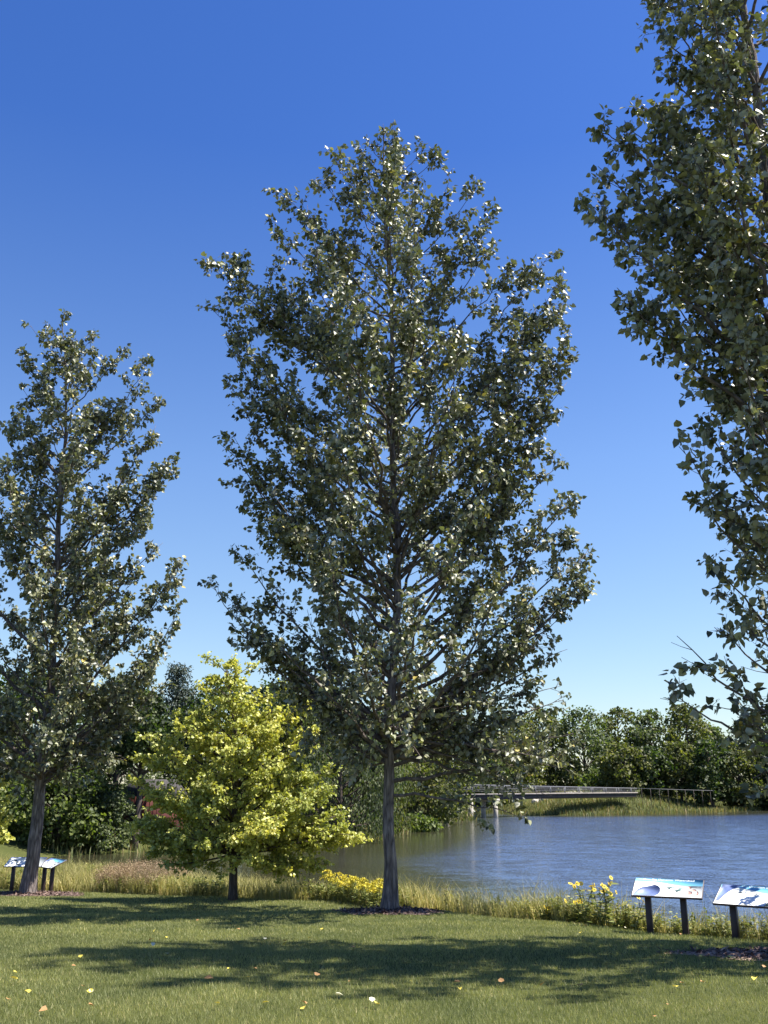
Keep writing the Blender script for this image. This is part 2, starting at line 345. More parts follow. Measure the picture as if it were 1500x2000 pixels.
# wind reaches the open water; close under the wooded left bank and the far bank it lies calmer; also drives the painted reflection tint
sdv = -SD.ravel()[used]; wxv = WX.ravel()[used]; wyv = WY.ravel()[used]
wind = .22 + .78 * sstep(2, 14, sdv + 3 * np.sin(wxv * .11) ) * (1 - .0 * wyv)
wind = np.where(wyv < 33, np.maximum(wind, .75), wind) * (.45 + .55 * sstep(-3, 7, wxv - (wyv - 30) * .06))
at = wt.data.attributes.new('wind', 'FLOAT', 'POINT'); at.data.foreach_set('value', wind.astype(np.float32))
from mathutils.geometry import tessellate_polygon

# ------------------------------------------------------------------ lawn blades
def blades(n_pts, hmin, hmax, wid, lean, r=rng, segs=1, hs=1.):
    n = len(n_pts); h = r.uniform(hmin, hmax, n) * hs; th = r.uniform(0, 2 * math.pi, n)
    side = np.stack([np.cos(th), np.sin(th), np.zeros(n)], -1)
    ph = r.uniform(0, 2 * math.pi, n); ln = r.uniform(0, lean, n) * h
    off = np.stack([np.cos(ph) * ln, np.sin(ph) * ln, np.zeros(n)], -1)
    wd = (np.broadcast_to(wid, (n,)) * r.uniform(.7, 1.3, n))[:, None] / 2
    if segs == 1:
        v = np.stack([n_pts - side * wd, n_pts + side * wd, n_pts + off + np.array([0, 0, 1.]) * h[:, None]], 1)
        i = np.arange(n)[:, None] * 3
        return v.reshape(-1, 3), [i + np.array([[0, 1, 2]])]
    mid = n_pts + off * .35 + np.array([0, 0, .62]) * h[:, None]
    tip = n_pts + off + np.array([0, 0, 1.]) * (h * .95)[:, None]
    v = np.stack([n_pts - side * wd, n_pts + side * wd, mid + side * wd * .8, mid - side * wd * .8, tip], 1)
    i = np.arange(n)[:, None] * 5
    return v.reshape(-1, 3), [i + np.array([[0, 1, 2, 3]]), i + np.array([[3, 2, 4]])]
mulch_spots = []          # (x, y, rx, ry)
MAINB = onlawn(757, 1783); LEFTB = onlawn(57, 1742); LEFTB = LEFTB * 1.0
LEFTB = P(57, 1742, 27.0); LEFTB[2] = float(ground_z(LEFTB[0], 27.0))
RIGHTB = np.array([5.75, 11.9, lawn_z(11.9)])
mulch_spots = [(MAINB[0] + .05, MAINB[1], 1.05, .95), (LEFTB[0] + .2, LEFTB[1], 1.25, 1.0), (RIGHTB[0] + .1, RIGHTB[1] - .25, 2.35, 1.0)]
def in_mulch(x, y, k=1.):
    r_ = np.zeros(np.shape(x), bool)
    for (mx_, my_, a, b) in mulch_spots:
        an = np.arctan2(y - my_, x - mx_); wob = 1 + .09 * np.sin(an * 5 + mx_) + .06 * np.sin(an * 11)
        r_ |= ((x - mx_) / a) ** 2 + ((y - my_) / b) ** 2 < (k * wob) ** 2
    return r_
lv, lf = MB(), None
for (y0, y1, dens, wd, h0, h1) in ((4.5, 9, 4200, .0038, .022, .046), (9, 13, 2600, .005, .022, .046), (13, 19, 1400, .007, .022, .046), (19, 31, 700, .010, .025, .05)):
    xw = .46 * y1 + 5; n = int(dens * .92 * (y1 - y0) * 2 * xw)
    x = rng.uniform(-xw, xw, n); y = rng.uniform(y0, y1, n)
    ok = (np.abs(x) < .43 * y + 5) & (y < edge_y(x) + .25 + .12 * np.sin(x * 5)) & ~in_mulch(x, y, .97)
    x, y = x[ok], y[ok]
    pts = np.stack([x, y, ground_z(x, y) - .004], -1)
    v, f = blades(pts, h0, h1, wd, .9); lv.add(v, f)
o = lv.build('lawn_grass', M['lawn']); tag(o, 'short mown lawn grass sloping down from the camera to the meadow edge', 'grass', kind='stuff')

# ------------------------------------------------------------------ mulch
for k_, lab in enumerate(('ring of dark wood mulch round the foot of the tall central poplar', 'ring of dark wood mulch round the foot of the left poplar', 'shaded bed of dark wood mulch at the lower right edge')):
    mx_, my_, a, b = mulch_spots[k_]
    n = int(2600 * a * b); th = rng.uniform(0, 2 * math.pi, n); rr = np.sqrt(rng.uniform(0, 1, n))
    wob = 1 + .09 * np.sin(th * 5 + mx_) + .06 * np.sin(th * 11) + rng.normal(0, .03, n)
    x = mx_ + a * rr * np.cos(th) * wob; y = my_ + b * rr * np.sin(th) * wob
    z = ground_z(x, y) + .035 * (1 - rr ** 2) + rng.uniform(0, .02, n)
    pos = np.stack([x, y, z], -1); tip = rand_unit(n); tip[:, 2] *= .35; nn = rand_unit(n) * .5 + np.array([0, 0, 1.])
    mb = MB(); v, f = leaves_np(pos, tip, nn, rng.uniform(.03, .09, n), NARROW * np.array([1.6, 1]), .1); mb.add(v, f)
    # the low mound the chips lie on
    t_ = np.linspace(0, 2 * math.pi, 48, endpoint=False); rings = []
    for s_ in (1., .7, .35, .02):
        wb = 1 + .09 * np.sin(t_ * 5 + mx_) + .06 * np.sin(t_ * 11)
        xx = mx_ + a * s_ * np.cos(t_) * wb; yy = my_ + b * s_ * np.sin(t_) * wb
        rings.append(np.stack([xx, yy, ground_z(xx, yy) + .006 + .03 * (1 - s_ ** 2)], -1))
    rv = np.concatenate(rings); ii = np.arange(3)[:, None] * 48; jj = np.arange(48)[None]
    mb.add(rv, [np.stack([ii + jj, ii + (jj + 1) % 48, ii + 48 + (jj + 1) % 48, ii + 48 + jj], -1).reshape(-1, 4)])
    o = mb.build('mulch_bed', M['mulch']); tag(o, lab, 'mulch', kind='stuff')

# ------------------------------------------------------------------ trees
def bez(a, b, c, n=9):
    t = np.linspace(0, 1, n)[:, None]; return (1 - t) ** 2 * a + 2 * t * (1 - t) * b + t ** 2 * c
def interp_path(path, z):
    return np.array([np.interp(z, path[:, 2], path[:, k]) for k in range(3)])
def poplar_tree(name, label, trunk_px, YB, trunk_r, sil, n_rand, Rprof, seed, leaf=.11, dens=1., low=2.4, base=None, flare=1.6, extra=(), lcap=None, bk=1., n_short=34, fk=1.):
    r = np.random.default_rng(seed)
    path = np.array([P(a, b, YB) if not isinstance(a, tuple) else np.array(a) for a, b in trunk_px]) if base is None else np.array(trunk_px, float)
    if base is None: base = path[0].copy()
    # resample the trunk smoothly
    zz = np.linspace(path[0][2], path[-1][2], 40); tp = np.stack([np.interp(zz, path[:, 2], path[:, k]) for k in range(3)], -1)
    wv_ = np.cumsum(r.normal(0, .018, (40, 2)), 0); wv_ -= np.linspace(0, 1, 40)[:, None] * wv_[-1]; tp[:, :2] += wv_ * 1.3
    H = path[-1][2] - path[0][2]; hh = (zz - zz[0]) / H
    rad = np.interp(hh, [0, .06, .25, .5, .8, 1], [x for x in trunk_r])
    root = empty(name, base); tag(root, label, 'tree')
    # trunk with root flare and furrows
    ns = 40; zt = np.concatenate([np.linspace(zz[0] - .25, zz[0] + 1.6, 26), zz[zz > zz[0] + 1.75]])
    tpt = np.stack([np.interp(zt, zz, tp[:, k]) for k in range(3)], -1); tpt[:, 2] = zt
    rt = np.interp(zt, zz, rad); th = np.arange(ns) / ns * 2 * math.pi
    fl = np.exp(-np.clip(zt - zz[0], 0, 9) / .32)
    lobes = (.5 + .5 * np.sin(th * 4 + seed)) ** 2 * .55 + .28 + .22 * np.cos(th - math.pi)
    furrow = 1 + .035 * np.sin(th[None] * 11 + np.sin(zt * 2.1)[:, None] * 1.6) + .02 * np.sin(th[None] * 19 + zt[:, None] * 1.1)
    ang = (furrow + fl[:, None] * lobes[None] * (flare - 1) * 1.9)[:, :, None]
    # orient ring so angle pi points to -x
    v = tpt[:, None] + np.stack([np.cos(th)[None] * rt[:, None], np.sin(th)[None] * rt[:, None], np.zeros((len(zt), ns))], -1) * ang
    v = v.reshape(-1, 3); ii = np.arange(len(zt) - 1)[:, None] * ns; jj = np.arange(ns)[None]
    f = np.stack([ii + jj, ii + (jj + 1) % ns, ii + ns + (jj + 1) % ns, ii + ns + jj], -1).reshape(-1, 4)
    tm = mesh_np('trunk', v, [f], M['bark'], root, True, base)
    # limbs
    limbs = []
    for (a, b, dy) in sil:
        limbs.append((P(a, b, YB + dy), None))
    for (pt, o_) in extra: limbs.append((np.array(pt, float), o_))
    ga = 0
    for k_ in range(n_rand):
        u = (k_ + r.uniform(0, 1)) / n_rand; hz = path[0][2] + low + (H - low) * (u ** 1.0) * .97
        ga += 2.39996 + r.normal(0, .35)
        c = interp_path(tp, hz); rr = Rprof(((hz - path[0][2]) / H)) * r.uniform(.62, 1.0)
        rr *= 1 - .30 * abs(math.cos(ga)) ** 2
        if lcap and math.cos(ga) < 0: rr = min(rr, float(lcap(hz)) / max(.25, -math.cos(ga)))
        limbs.append((c + np.array([math.cos(ga) * rr, math.sin(ga) * rr * (bk if math.sin(ga) > 0 else fk), r.normal(0, .15)]), None))
    for k_ in range(n_short):      # short inner shoots that clothe the stem
        u = (k_ + r.uniform(0, 1)) / n_short; hz = path[0][2] + low + .6 + (H - low - 1.) * u; ga += 2.39996 + r.normal(0, .3)
        c = interp_path(tp, hz); rr = min(Rprof((hz - path[0][2]) / H) * .62, r.uniform(.5, 1.9))
        if lcap and math.cos(ga) < 0: rr = min(rr, float(lcap(hz)) * .8)
        limbs.append((c + np.array([math.cos(ga) * rr, math.sin(ga) * rr, 0]), None))
    lm = MB(); A2, B2, RA2 = [], [], []; TA, TB = [], []; lp, lt = [], []
    for (tipp, org) in limbs:
        c = interp_path(tp, tipp[2]); rr = np.linalg.norm((tipp - c)[:2]); 
        if org is None:
            drop = rr * r.uniform(.75, 1.25) + .3
            oz = max(tipp[2] - drop, path[0][2] + low * r.uniform(.92, 1.25))
            oz = min(oz, path[-1][2] - .5)
        else: oz = path[0][2] + org
        o0 = interp_path(tp, oz); r_tr = np.interp(oz, zz, rad)
        out = tipp - o0; L_ = np.linalg.norm(out)
        ctrl = o0 + np.array([out[0] * .58, out[1] * .58, out[2] * .36]) + r.normal(0, .07 * L_, 3) * np.array([1, 1, .6])
        pl = bez(o0, ctrl, tipp, 12)
        jit = r.normal(0, .022, (12, 3)) * L_ * .35; jit[0] = 0; jit[-1] = 0; pl = pl + jit
        rl = np.linspace(min(r_tr * .55, .008 + .0100 * L_), .004, 12)
        lm.tube(pl, rl, 7)
        # secondaries
        seg = np.diff(pl, axis=0); sl = np.linalg.norm(seg, axis=1); cum = np.concatenate([[0], np.cumsum(sl)]); LL = cum[-1]
        ns2 = max(4, int(LL / .145 * dens))
        for s_ in r.uniform(.17 if LL > 2 else .05, 1, ns2) ** .85:
            dd = s_ * LL; k2 = min(np.searchsorted(cum, dd) - 1, 10); k2 = max(k2, 0); fr = (dd - cum[k2]) / (sl[k2] + 1e-6)
            pnt = pl[k2] + seg[k2] * fr; tg = seg[k2] / sl[k2]
            ru = rand_unit(1, r)[0]; ru -= tg * (ru @ tg); ru /= np.linalg.norm(ru) + 1e-6
            dr = tg * r.uniform(.35, 1.) + ru * .8 + np.array([0, 0, .30]); dr /= np.linalg.norm(dr)
            l2 = (.20 + .19 * LL * (1 - s_) ** .7) * r.uniform(.55, 1.2); l2 = min(l2, 1.15)
            # a short limb keeps its foliage tight
            e = pnt + dr * l2; mid = pnt + dr * l2 * .5 + np.array([0, 0, -.03 * l2])
            r0 = .004 + .005 * l2
            A2 += [pnt, mid]; B2 += [mid, e]; RA2 += [(r0, r0 * .7), (r0 * .7, .003)]
            nt_ = max(3, int(l2 / .085))
            if s_ < .3: nt_ = int(nt_ * .55)
            for q_ in range(nt_):
                t3 = (q_ + r.uniform(.2, 1.)) / nt_
                if t3 < .15: continue
                a3 = pnt + (e - pnt) * t3
                d3 = dr * .6 + rand_unit(1, r)[0] * .85 + np.array([0, 0, .15]); d3 /= np.linalg.norm(d3)
                l3 = r.uniform(.10, .30) * (1.15 - .5 * t3); TA.append(a3); TB.append(a3 + d3 * l3)
    TA = np.array(TA); TB = np.array(TB)
    kp = r.uniform(0, 1, len(TA)) < np.interp(TA[:, 2] - zz[0], [1.5, 5., 8.], [.52, .68, 1.]); TA, TB = TA[kp], TB[kp]
    nl = 6; nT = len(TA)
    tt = (np.arange(nl)[None] + r.uniform(.1, 1, (nT, nl))) / nl
    pos = TA[:, None] + (TB - TA)[:, None] * tt[..., None]; dirs = np.repeat(nrm(TB - TA)[:, None], nl, 1)
    pos = pos.reshape(-1, 3); dirs = dirs.reshape(-1, 3); n = len(pos)
    pet = rand_unit(n, r); pos = pos + pet * r.uniform(.02, .06, n)[:, None]
    tipd = pet * .8 + dirs * .35 + np.array([0, 0, -.45]); nor = rand_unit(n, r) + np.array([.35, -.1, .55]) 
    sz = leaf * r.uniform(.5, 1.25, n)
    v, f = leaves_np(pos, tipd, nor, sz, POPLAR)
    mesh_np('crown', v, f, M['poplar'], root, False, base)
    v, f = segs_np(np.array(A2), np.array(B2), np.array([a for a, b in RA2]), np.array([b for a, b in RA2]), 4); lm.add(v, f)
    v, f = segs_np(TA, TB, .0032, .0016, 3); lm.add(v, f)
    lm.build('branches', M['limb'], root, True, base)
    print(name, 'leaves', n, 'twigs', nT)
    return root

main_tr = [(757, 1783), (760, 1550), (765, 1350), (771, 1200), (772, 1000), (768, 850), (765, 700), (762, 600), (755, 400), (748, 250)]
sil_main = [(748, 242, 0), (725, 275, .2), (775, 285, -.2), (650, 298, 0), (700, 290, .3), (685, 330, -.3), (620, 350, .2), (545, 372, 0), (533, 430, .3), (600, 400, -.5), (402, 515, 0), (440, 490, .3), (410, 600, -.1), (460, 585, .4), (440, 668, .2), (520, 520, .6),
            (447, 748, 0), (500, 700, -.8), (520, 790, .7), (424, 862, -.2), (455, 850, .2), (480, 900, .2), (484, 985, .5), (530, 960, -.9), (466, 1080, 0), (415, 1142, .1), (440, 1160, -.3), (448, 1215, .2), (520, 1255, .6), (500, 1240, -.4), (560, 1330, .3), (610, 1390, -.5), (640, 1300, .9), (600, 1190, -1),
            (830, 288, 0), (862, 300, .2), (880, 350, -.2), (935, 358, 0), (968, 402, .1), (965, 470, .3), (1000, 520, -.2), (1078, 492, 0), (1103, 530, .2), (1100, 590, -.2), (1117, 642, 0), (1050, 600, .5), (1110, 700, .3),
            (1108, 746, 0), (1060, 690, -.6), (1080, 820, 0), (1060, 855, .2), (1104, 900, -.2), (1112, 965, .1), (1060, 1010, .4), (1040, 900, -.6), (1110, 1050, .3), (1150, 1072, 0), (1148, 1120, .1), (1140, 1150, -.3), (1100, 1200, .2),
            (1108, 1268, 0), (1060, 1240, -.7), (1095, 1340, .2), (1100, 1360, -.2), (1040, 1330, .6), (1120, 1432, 0), (1105, 1500, .2), (1060, 1480, -.5), (1000, 1420, .6), (1080, 1460, -.2)]
def Rmain(h):
    return np.interp(h, [0, .13, .25, .42, .55, .7, .8, .9, 1.], [1.4, 2.6, 3.4, 3.6, 3.3, 3.3, 2.5, 1.3, .25])
ext = [(P(1020, 1600, MAINB[1] - .3), 2.15), (P(1105, 1475, MAINB[1] + .2), 2.4), (P(1060, 1550, MAINB[1] + .4), 2.9), (P(1000, 1530, MAINB[1] - .5), 3.3), (P(1010, 1480, MAINB[1] - .9), 3.6), (P(900, 1440, MAINB[1] + 1.), 3.7),
       (P(620, 1440, MAINB[1] + .8), 3.5), (P(660, 1500, MAINB[1] - .6), 3.1), (P(590, 1465, MAINB[1] + .2), 3.9), (P(640, 1535, MAINB[1] + .5), 2.8), (P(700, 1500, MAINB[1] - .9), 3.6), (P(560, 1400, MAINB[1] - .4), 4.3), (P(840, 1500, MAINB[1] - .9), 3.5)]
poplar_tree('poplar_tree', 'tall central poplar with straight grey trunk standing in front of the pond', main_tr, MAINB[1], (.140, .112, .090, .064, .034, .012),
            sil_main, 64, Rmain, 3, leaf=.108, dens=.77, low=2.9, flare=1.4, extra=ext, fk=1.35)

left_tr = [(57, 1742), (68, 1650), (80, 1500), (100, 1350), (118, 1200), (128, 1000), (132, 850), (128, 700), (121, 620)]
sil_left = [(121, 615, 0), (100, 640, .2), (60, 635, 0), (35, 690, .2), (45, 760, -.3), (185, 655, 0), (190, 690, .3), (150, 660, -.3), (242, 680, .1), (288, 705, 0), (280, 760, .3), (313, 775, 0), (305, 830, -.3), (330, 890, 0), (338, 915, .4), (300, 960, .2),
            (290, 1000, -.2), (318, 1060, .3), (350, 1100, 0), (345, 1130, -.3), (352, 1190, .2), (320, 1240, .6), (300, 1290, -.4), (325, 1330, .2), (280, 1370, .5), (250, 1180, -1), (240, 1430, 0), (200, 1400, -.6), (25, 820, 0), (0, 835, .3), (-30, 900, -.3), (-60, 960, 0), (-90, 1040, 0),
            (-120, 1120, .4), (-140, 1200, 0), (-150, 1290, 0), (-120, 1380, .3), (-80, 1440, -.3), (-30, 1480, 0), (150, 1480, -.9), (10, 1350, -1), (60, 1250, -1.6), (200, 1290, -1.2), (190, 1530, .2), (150, 1550, -.6), (20, 1560, -.4), (110, 1500, .8), (220, 1480, -.3), (0, 1500, .4)]
def Rleft(h):
    return np.interp(h, [0, .13, .25, .42, .55, .7, .8, .9, 1.], [1.4, 2.8, 3.6, 3.6, 3.3, 2.7, 2.2, 1.3, .3])
poplar_tree('poplar_tree', 'poplar at the left edge with leaning trunk between two tilted panels', left_tr, LEFTB[1], (.205, .165, .125, .085, .040, .014),
            sil_left, 60, Rleft, 5, leaf=.125, dens=.74, low=2.9, flare=1.15)

rb = RIGHTB; right_tr = [(rb[0], rb[1], rb[2]), (rb[0] - .02, rb[1], rb[2] + 4), (rb[0] - .12, rb[1], rb[2] + 9), (rb[0] - .2, rb[1], rb[2] + 13.5), (rb[0] - .2, rb[1], rb[2] + 16.3)]
sil_right = [(1262, -10, .6), (1285, 60, .3), (1290, 140, .2), (1278, 215, .5), (1172, 245, 0), (1168, 325, .2), (1156, 402, -.1), (1225, 250, .6), (1240, 350, .3), (1275, 462, .4), (1240, 440, .1), (1205, 562, 0), (1232, 600, .3), (1290, 560, -.4),
             (1365, 690, .2), (1368, 812, .3), (1326, 872, 0), (1370, 960, .2), (1430, 1030, .5), (1388, 1092, 0), (1420, 1160, .3), (1322, 1242, 0), (1395, 1225, .4), (1312, 1352, .1), (1400, 1380, .3), (1440, 1400, -.1), (1480, 1560, .2), (1455, 1480, .4), (1470, 1520, -.2), (1330, 30, -.6), (1400, -40, -.8), (1380, 130, -1.), (1350, 300, -1.1), (1400, 480, -1), (1440, 650, -1.1), (1450, 820, -1), (1440, 920, -.8), (1380, 420, .8), (1420, 560, .9), (1450, 700, 1.)]
def Rright(h):
    return np.interp(h, [0, .13, .25, .42, .55, .7, .8, .9, 1.], [1.4, 2.8, 3.3, 3.2, 3.1, 3.2, 2.6, 1.4, .3])
poplar_tree('poplar_tree', 'near poplar at the right edge, its leafy boughs reaching in from outside the picture', right_tr, rb[1], (.24, .18, .14, .10, .05, .014),
            sil_right, 70, Rright, 9, leaf=.108, dens=.80, low=2.3, flare=1.6, base=rb, lcap=lambda z: np.interp(z, [2, 6.5, 7.5, 10, 11, 18], [.45, .5, .85, .9, 1.35, 1.2]), bk=.85, fk=1.15)

def layered_tree(name, label, trunk_path, YB, sil, n_rand, cx, prof, seed, leaf, matl, tr=.13, up=.25, group=None):
    """a broad tree of flat leafy sprays"""
    r = np.random.default_rng(seed); path = np.array(trunk_path); base = path[0].copy(); base[2] = float(ground_z(base[0], base[1])); path[0][2] = base[2] - .1
    root = empty(name, base); tag(root, label, 'tree', group)
    zz = np.linspace(path[0][2], path[-1][2], 24); tp = np.stack([np.interp(zz, path[:, 2], path[:, k]) for k in range(3)], -1)
    rr_ = np.interp((zz - zz[0]) / (zz[-1] - zz[0]), [0, .05, .3, 1], [tr * 1.35, tr, tr * .8, .015])
    tb = MB(); tb.tube(tp, rr_, 14); tb.build('trunk', M['bark2'], root, True, base)
    tips = [P(a, b, YB + dy) for a, b, dy in sil]; H = zz[-1] - zz[0]; ga = 0
    for k_ in range(n_rand):
        u = (k_ + r.uniform(0, 1)) / n_rand; h = .2 + .78 * u; ga += 2.4 + r.normal(0, .4)
        rad = prof(h) * r.uniform(.5, 1.); c = interp_path(tp, zz[0] + h * H)
        tips.append(c + np.array([math.cos(ga) * rad, math.sin(ga) * rad, r.normal(0, .12)]))
    lm = MB(); TA, TB = [], []; A2, B2 = [], []
    for tipp in tips:
        c = interp_path(tp, tipp[2]); rr = np.linalg.norm((tipp - c)[:2])
        oz = np.clip(tipp[2] - rr * r.uniform(.35, .75) - .1, zz[0] + 1.15, zz[-1] - .2); o0 = interp_path(tp, oz)
        out = tipp - o0; L_ = np.linalg.norm(out)
        ctrl = o0 + out * np.array([.55, .55, .75]) + r.normal(0, .05 * L_, 3)
        pl = bez(o0, ctrl, tipp, 9); lm.tube(pl, np.linspace(.008 + .011 * L_, .005, 9), 6)
        for s_ in r.uniform(.18, 1, max(5, int(L_ / .13))) ** .8:
            k2 = min(int(s_ * 8), 7); pnt = pl[k2] + (pl[k2 + 1] - pl[k2]) * (s_ * 8 - k2); tg = nrm(pl[k2 + 1] - pl[k2])
            ru = rand_unit(1, r)[0] * np.array([1, 1, .35]); dr = nrm(tg * .6 + ru * .9 + np.array([0, 0, up * .4]))
            l2 = (.18 + .30 * L_ * (1 - s_) ** .6) * r.uniform(.6, 1.1); l2 = min(l2, .95); e = pnt + dr * l2
            A2.append(pnt); B2.append(e)
            for q_ in range(max(3, int(l2 / .06))):
                a3 = pnt + (e - pnt) * r.uniform(.1, 1.); d3 = nrm(dr * .5 + rand_unit(1, r)[0] * np.array([1, 1, .45])); l3 = r.uniform(.08, .22)
                TA.append(a3); TB.append(a3 + d3 * l3)
    TA = np.array(TA); TB = np.array(TB); nl = 6; nT = len(TA)
    tt = (np.arange(nl)[None] + r.uniform(.1, 1, (nT, nl))) / nl
    pos = (TA[:, None] + (TB - TA)[:, None] * tt[..., None]).reshape(-1, 3); dirs = np.repeat(nrm(TB - TA)[:, None], nl, 1).reshape(-1, 3); n = len(pos)
    pos = pos + rand_unit(n, r) * .035
    tipd = dirs * .7 + rand_unit(n, r) * .8 + np.array([0, 0, -.55]); nor = rand_unit(n, r) * .75 + np.array([.25, -.1, .7])
    v, f = leaves_np(pos, tipd, nor, leaf * r.uniform(.6, 1.15, n), LOBED, .2)
    mesh_np('crown', v, f, matl, root, False, base)
    v, f = segs_np(np.array(A2), np.array(B2), .007, .003, 4); lm.add(v, f); v, f = segs_np(TA, TB, .003, .0015, 3); lm.add(v, f)
    lm.build('branches', M['bark2'], root, True, base); print(name, 'leaves', n)
    return root
YT = 24.3
sil_y = [(410, 1287, 0), (452, 1292, .2), (500, 1300, .3), (350, 1400, 0), (400, 1345, -.3), (345, 1432, .3), (283, 1438, 0), (275, 1480, .2), (266, 1520, 0), (290, 1560, -.3), (262, 1612, .1), (280, 1640, -.2), (292, 1668, 0), (320, 1690, -.4),
         (560, 1340, .2), (590, 1380, 0), (575, 1400, -.3), (622, 1430, .2), (610, 1460, -.3), (655, 1502, 0), (640, 1545, .3), (672, 1590, 0), (700, 1642, 0), (690, 1630, -.3), (665, 1650, .3), (640, 1688, -.1), (625, 1695, .3), (590, 1706, 0), (560, 1700, -.5), (520, 1690, .6), (380, 1690, .5), (350, 1660, -.8), (540, 1600, -1.4), (420, 1560, -1.5), (470, 1640, -1.5), (360, 1560, -1.2), (600, 1560, -1), (480, 1470, -1.2), (420, 1440, -1), (530, 1420, -.9), (470, 1370, -.6)]
yt_path = [P(455, 1752, YT), P(457, 1650, YT), P(462, 1500, YT), P(458, 1400, YT), P(440, 1300, YT)]
def Ryel(h): return np.interp(h, [0, .2, .35, .6, .8, 1], [1.6, 2.4, 2.6, 2.0, 1.2, .2])
layered_tree('maple_tree', 'small sunlit yellow-green maple left of the central poplar', yt_path, YT, sil_y, 70, 0, Ryel, 21, .074, M['yellow'], tr=.105)
YL = 29.
yl_path = [P(-70, 1725, YL), P(-68, 1620, YL), P(-66, 1540, YL), P(-60, 1480, YL)]
layered_tree('maple_tree', 'yellow-leaved sapling showing only its tips at the far left edge', yl_path, YL,
             [(8, 1525, 0), (18, 1560, .3), (22, 1600, 0), (10, 1635, -.2), (-20, 1490, .3), (5, 1580, -.4)], 26, 0, lambda h: np.interp(h, [0, .3, .7, 1], [.9, 1.3, .9, .2]), 23, .10, M['yellow'], tr=.06)

# ------------------------------------------------------------------ background trees
def puff_tree(name, label, px, ptop, wpx, YB, matl, seed, leaf=.22, n_cl=70, per=85, pbot=None, low=.12, kind='round', trunk='bark2', group=None, cat='tree', clr=.30):
    r = np.random.default_rng(seed)
    x = (px - 750) / FPX * YB * 1.0; top = P(px, ptop, YB); x = top[0]
    gz = float(ground_z(x, YB)); base = np.array([x, YB, gz]); H = top[2] - gz; W = wpx / FPX * YB / 2
    root = empty(name, base); tag(root, label, cat, group)
    tb = MB(); n_ = 10; bend = r.normal(0, .02 * H, 2)
    tz = np.linspace(-.2, H * (.92 if kind != 'shrub' else .5), n_); tpts = np.stack([bend[0] * np.sin(tz / H * 3), bend[1] * np.sin(tz / H * 2.5), tz], -1)
    tb.tube(tpts, np.linspace(.022 * H + .05, .02, n_), 9); tb.build('trunk', M[trunk], root, True)
    cl = []; lim = MB()
    for k_ in range(n_cl):
        u = (k_ + r.uniform(0, 1)) / n_cl; th = r.uniform(0, 2 * math.pi)
        if kind == 'round': z = low + (1 - low) * u; rad = math.sin(math.pi * min(1, (z - low) / (1 - low) * .86 + .14)) ** .55
        elif kind == 'cone': z = low + (1 - low) * u; rad = (1 - (z - low) / (1 - low)) ** .9 + .06
        elif kind == 'shrub': z = .08 + .9 * u; rad = math.cos(z * 1.35) ** .6
        else: z = low + (1 - low) * u; rad = [1., .9, 1, .8, .55][min(4, int(u * 5))]
        rad *= W * r.uniform(.25, 1.02) ** .6 * (1 + .16 * math.sin(th * 3 + z * 9 + seed)); z = z * H
        c = np.array([math.cos(th) * rad, math.sin(th) * rad, z]); 
        cs = clr * W * r.uniform(.55, 1.15) * (.75 if z > .85 * H else 1)
        c[2] = min(c[2], H - cs * .55)
        cl.append((c, cs))
        if k_ % 2 == 0 and kind != 'shrub':
            o0 = np.array([0, 0, max(z - rad * .8, low * H * .8)]); pl = bez(o0, (o0 + c) / 2 + np.array([0, 0, -.1 * rad]), c, 5); lim.tube(pl, np.linspace(.008 * H, .01, 5), 5, False)
    if lim.n: lim.build('branches', M[trunk], root, True)
    pos, tip, nor = [], [], []
    for (c, cs) in cl:
        m_ = int(per * (cs / (clr * W)) ** 2 * r.uniform(.6, 1.2)) + 8
        d = rand_unit(m_, r); rr = r.uniform(.15, 1.05, m_) ** .45
        d[:, 2] *= .72
        off = d * rr[:, None] * cs * (1 + .35 * np.sin(d[:, :1] * 7 + d[:, 1:2] * 5 + c[0] * 3))
        if kind == 'weep': off[:, 2] -= r.uniform(0, 1.1, m_) * cs
        p_ = c + off; pos.append(p_)
        tip.append(d * .7 + rand_unit(m_, r) * .7 + np.array([0, 0, -.4 if kind != 'weep' else -1.6])); nor.append(d * .5 + rand_unit(m_, r) * .8 + np.array([0, 0, .45]))
    pos = np.concatenate(pos); pos[:, 2] = np.maximum(pos[:, 2], .05)
    v, f = leaves_np(pos, np.concatenate(tip), np.concatenate(nor), leaf * r.uniform(.55, 1.2, len(pos)), LOBED if kind != 'weep' and kind != 'cone' else NARROW * np.array([1.5, 1]), .2)
    mesh_np('crown', v, f, matl, root)
    return root

G1 = 'trees along the wooded left bank'; G2 = 'tall trees on the far bank'; G3 = 'low rounded trees in a row on the far bank'
PT = puff_tree
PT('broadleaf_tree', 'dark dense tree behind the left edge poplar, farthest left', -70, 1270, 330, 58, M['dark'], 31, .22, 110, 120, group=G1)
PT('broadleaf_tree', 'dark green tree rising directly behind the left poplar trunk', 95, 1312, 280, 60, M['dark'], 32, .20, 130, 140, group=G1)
PT('broadleaf_tree', 'fine-leaved grey-green tree between the left poplar and the spruce', 240, 1322, 200, 57, M['grey'], 33, .13, 130, 190, group=G1, low=.05)
PT('broadleaf_tree', 'bright mid-green tree with broad leaves low behind the left poplar', 130, 1478, 200, 50, M['mid'], 34, .17, 90, 190, group=G1, low=.06)
PT('broadleaf_tree', 'mid-green broad-leaved tree above the leftmost tilted panel', -5, 1440, 190, 52, M['mid'], 35, .17, 80, 180, group=G1, low=.06)
PT('shrub', 'rounded grey-green shrub in front of the red shed', 222, 1545, 96, 50, M['grey'], 36, .12, 60, 160, kind='shrub', cat='shrub')
PT('spruce_tree', 'blue-grey spruce rising behind the yellow maple', 348, 1298, 150, 62, M['conifer'], 37, .20, 120, 150, kind='cone', low=.05, group=G1, clr=.34)
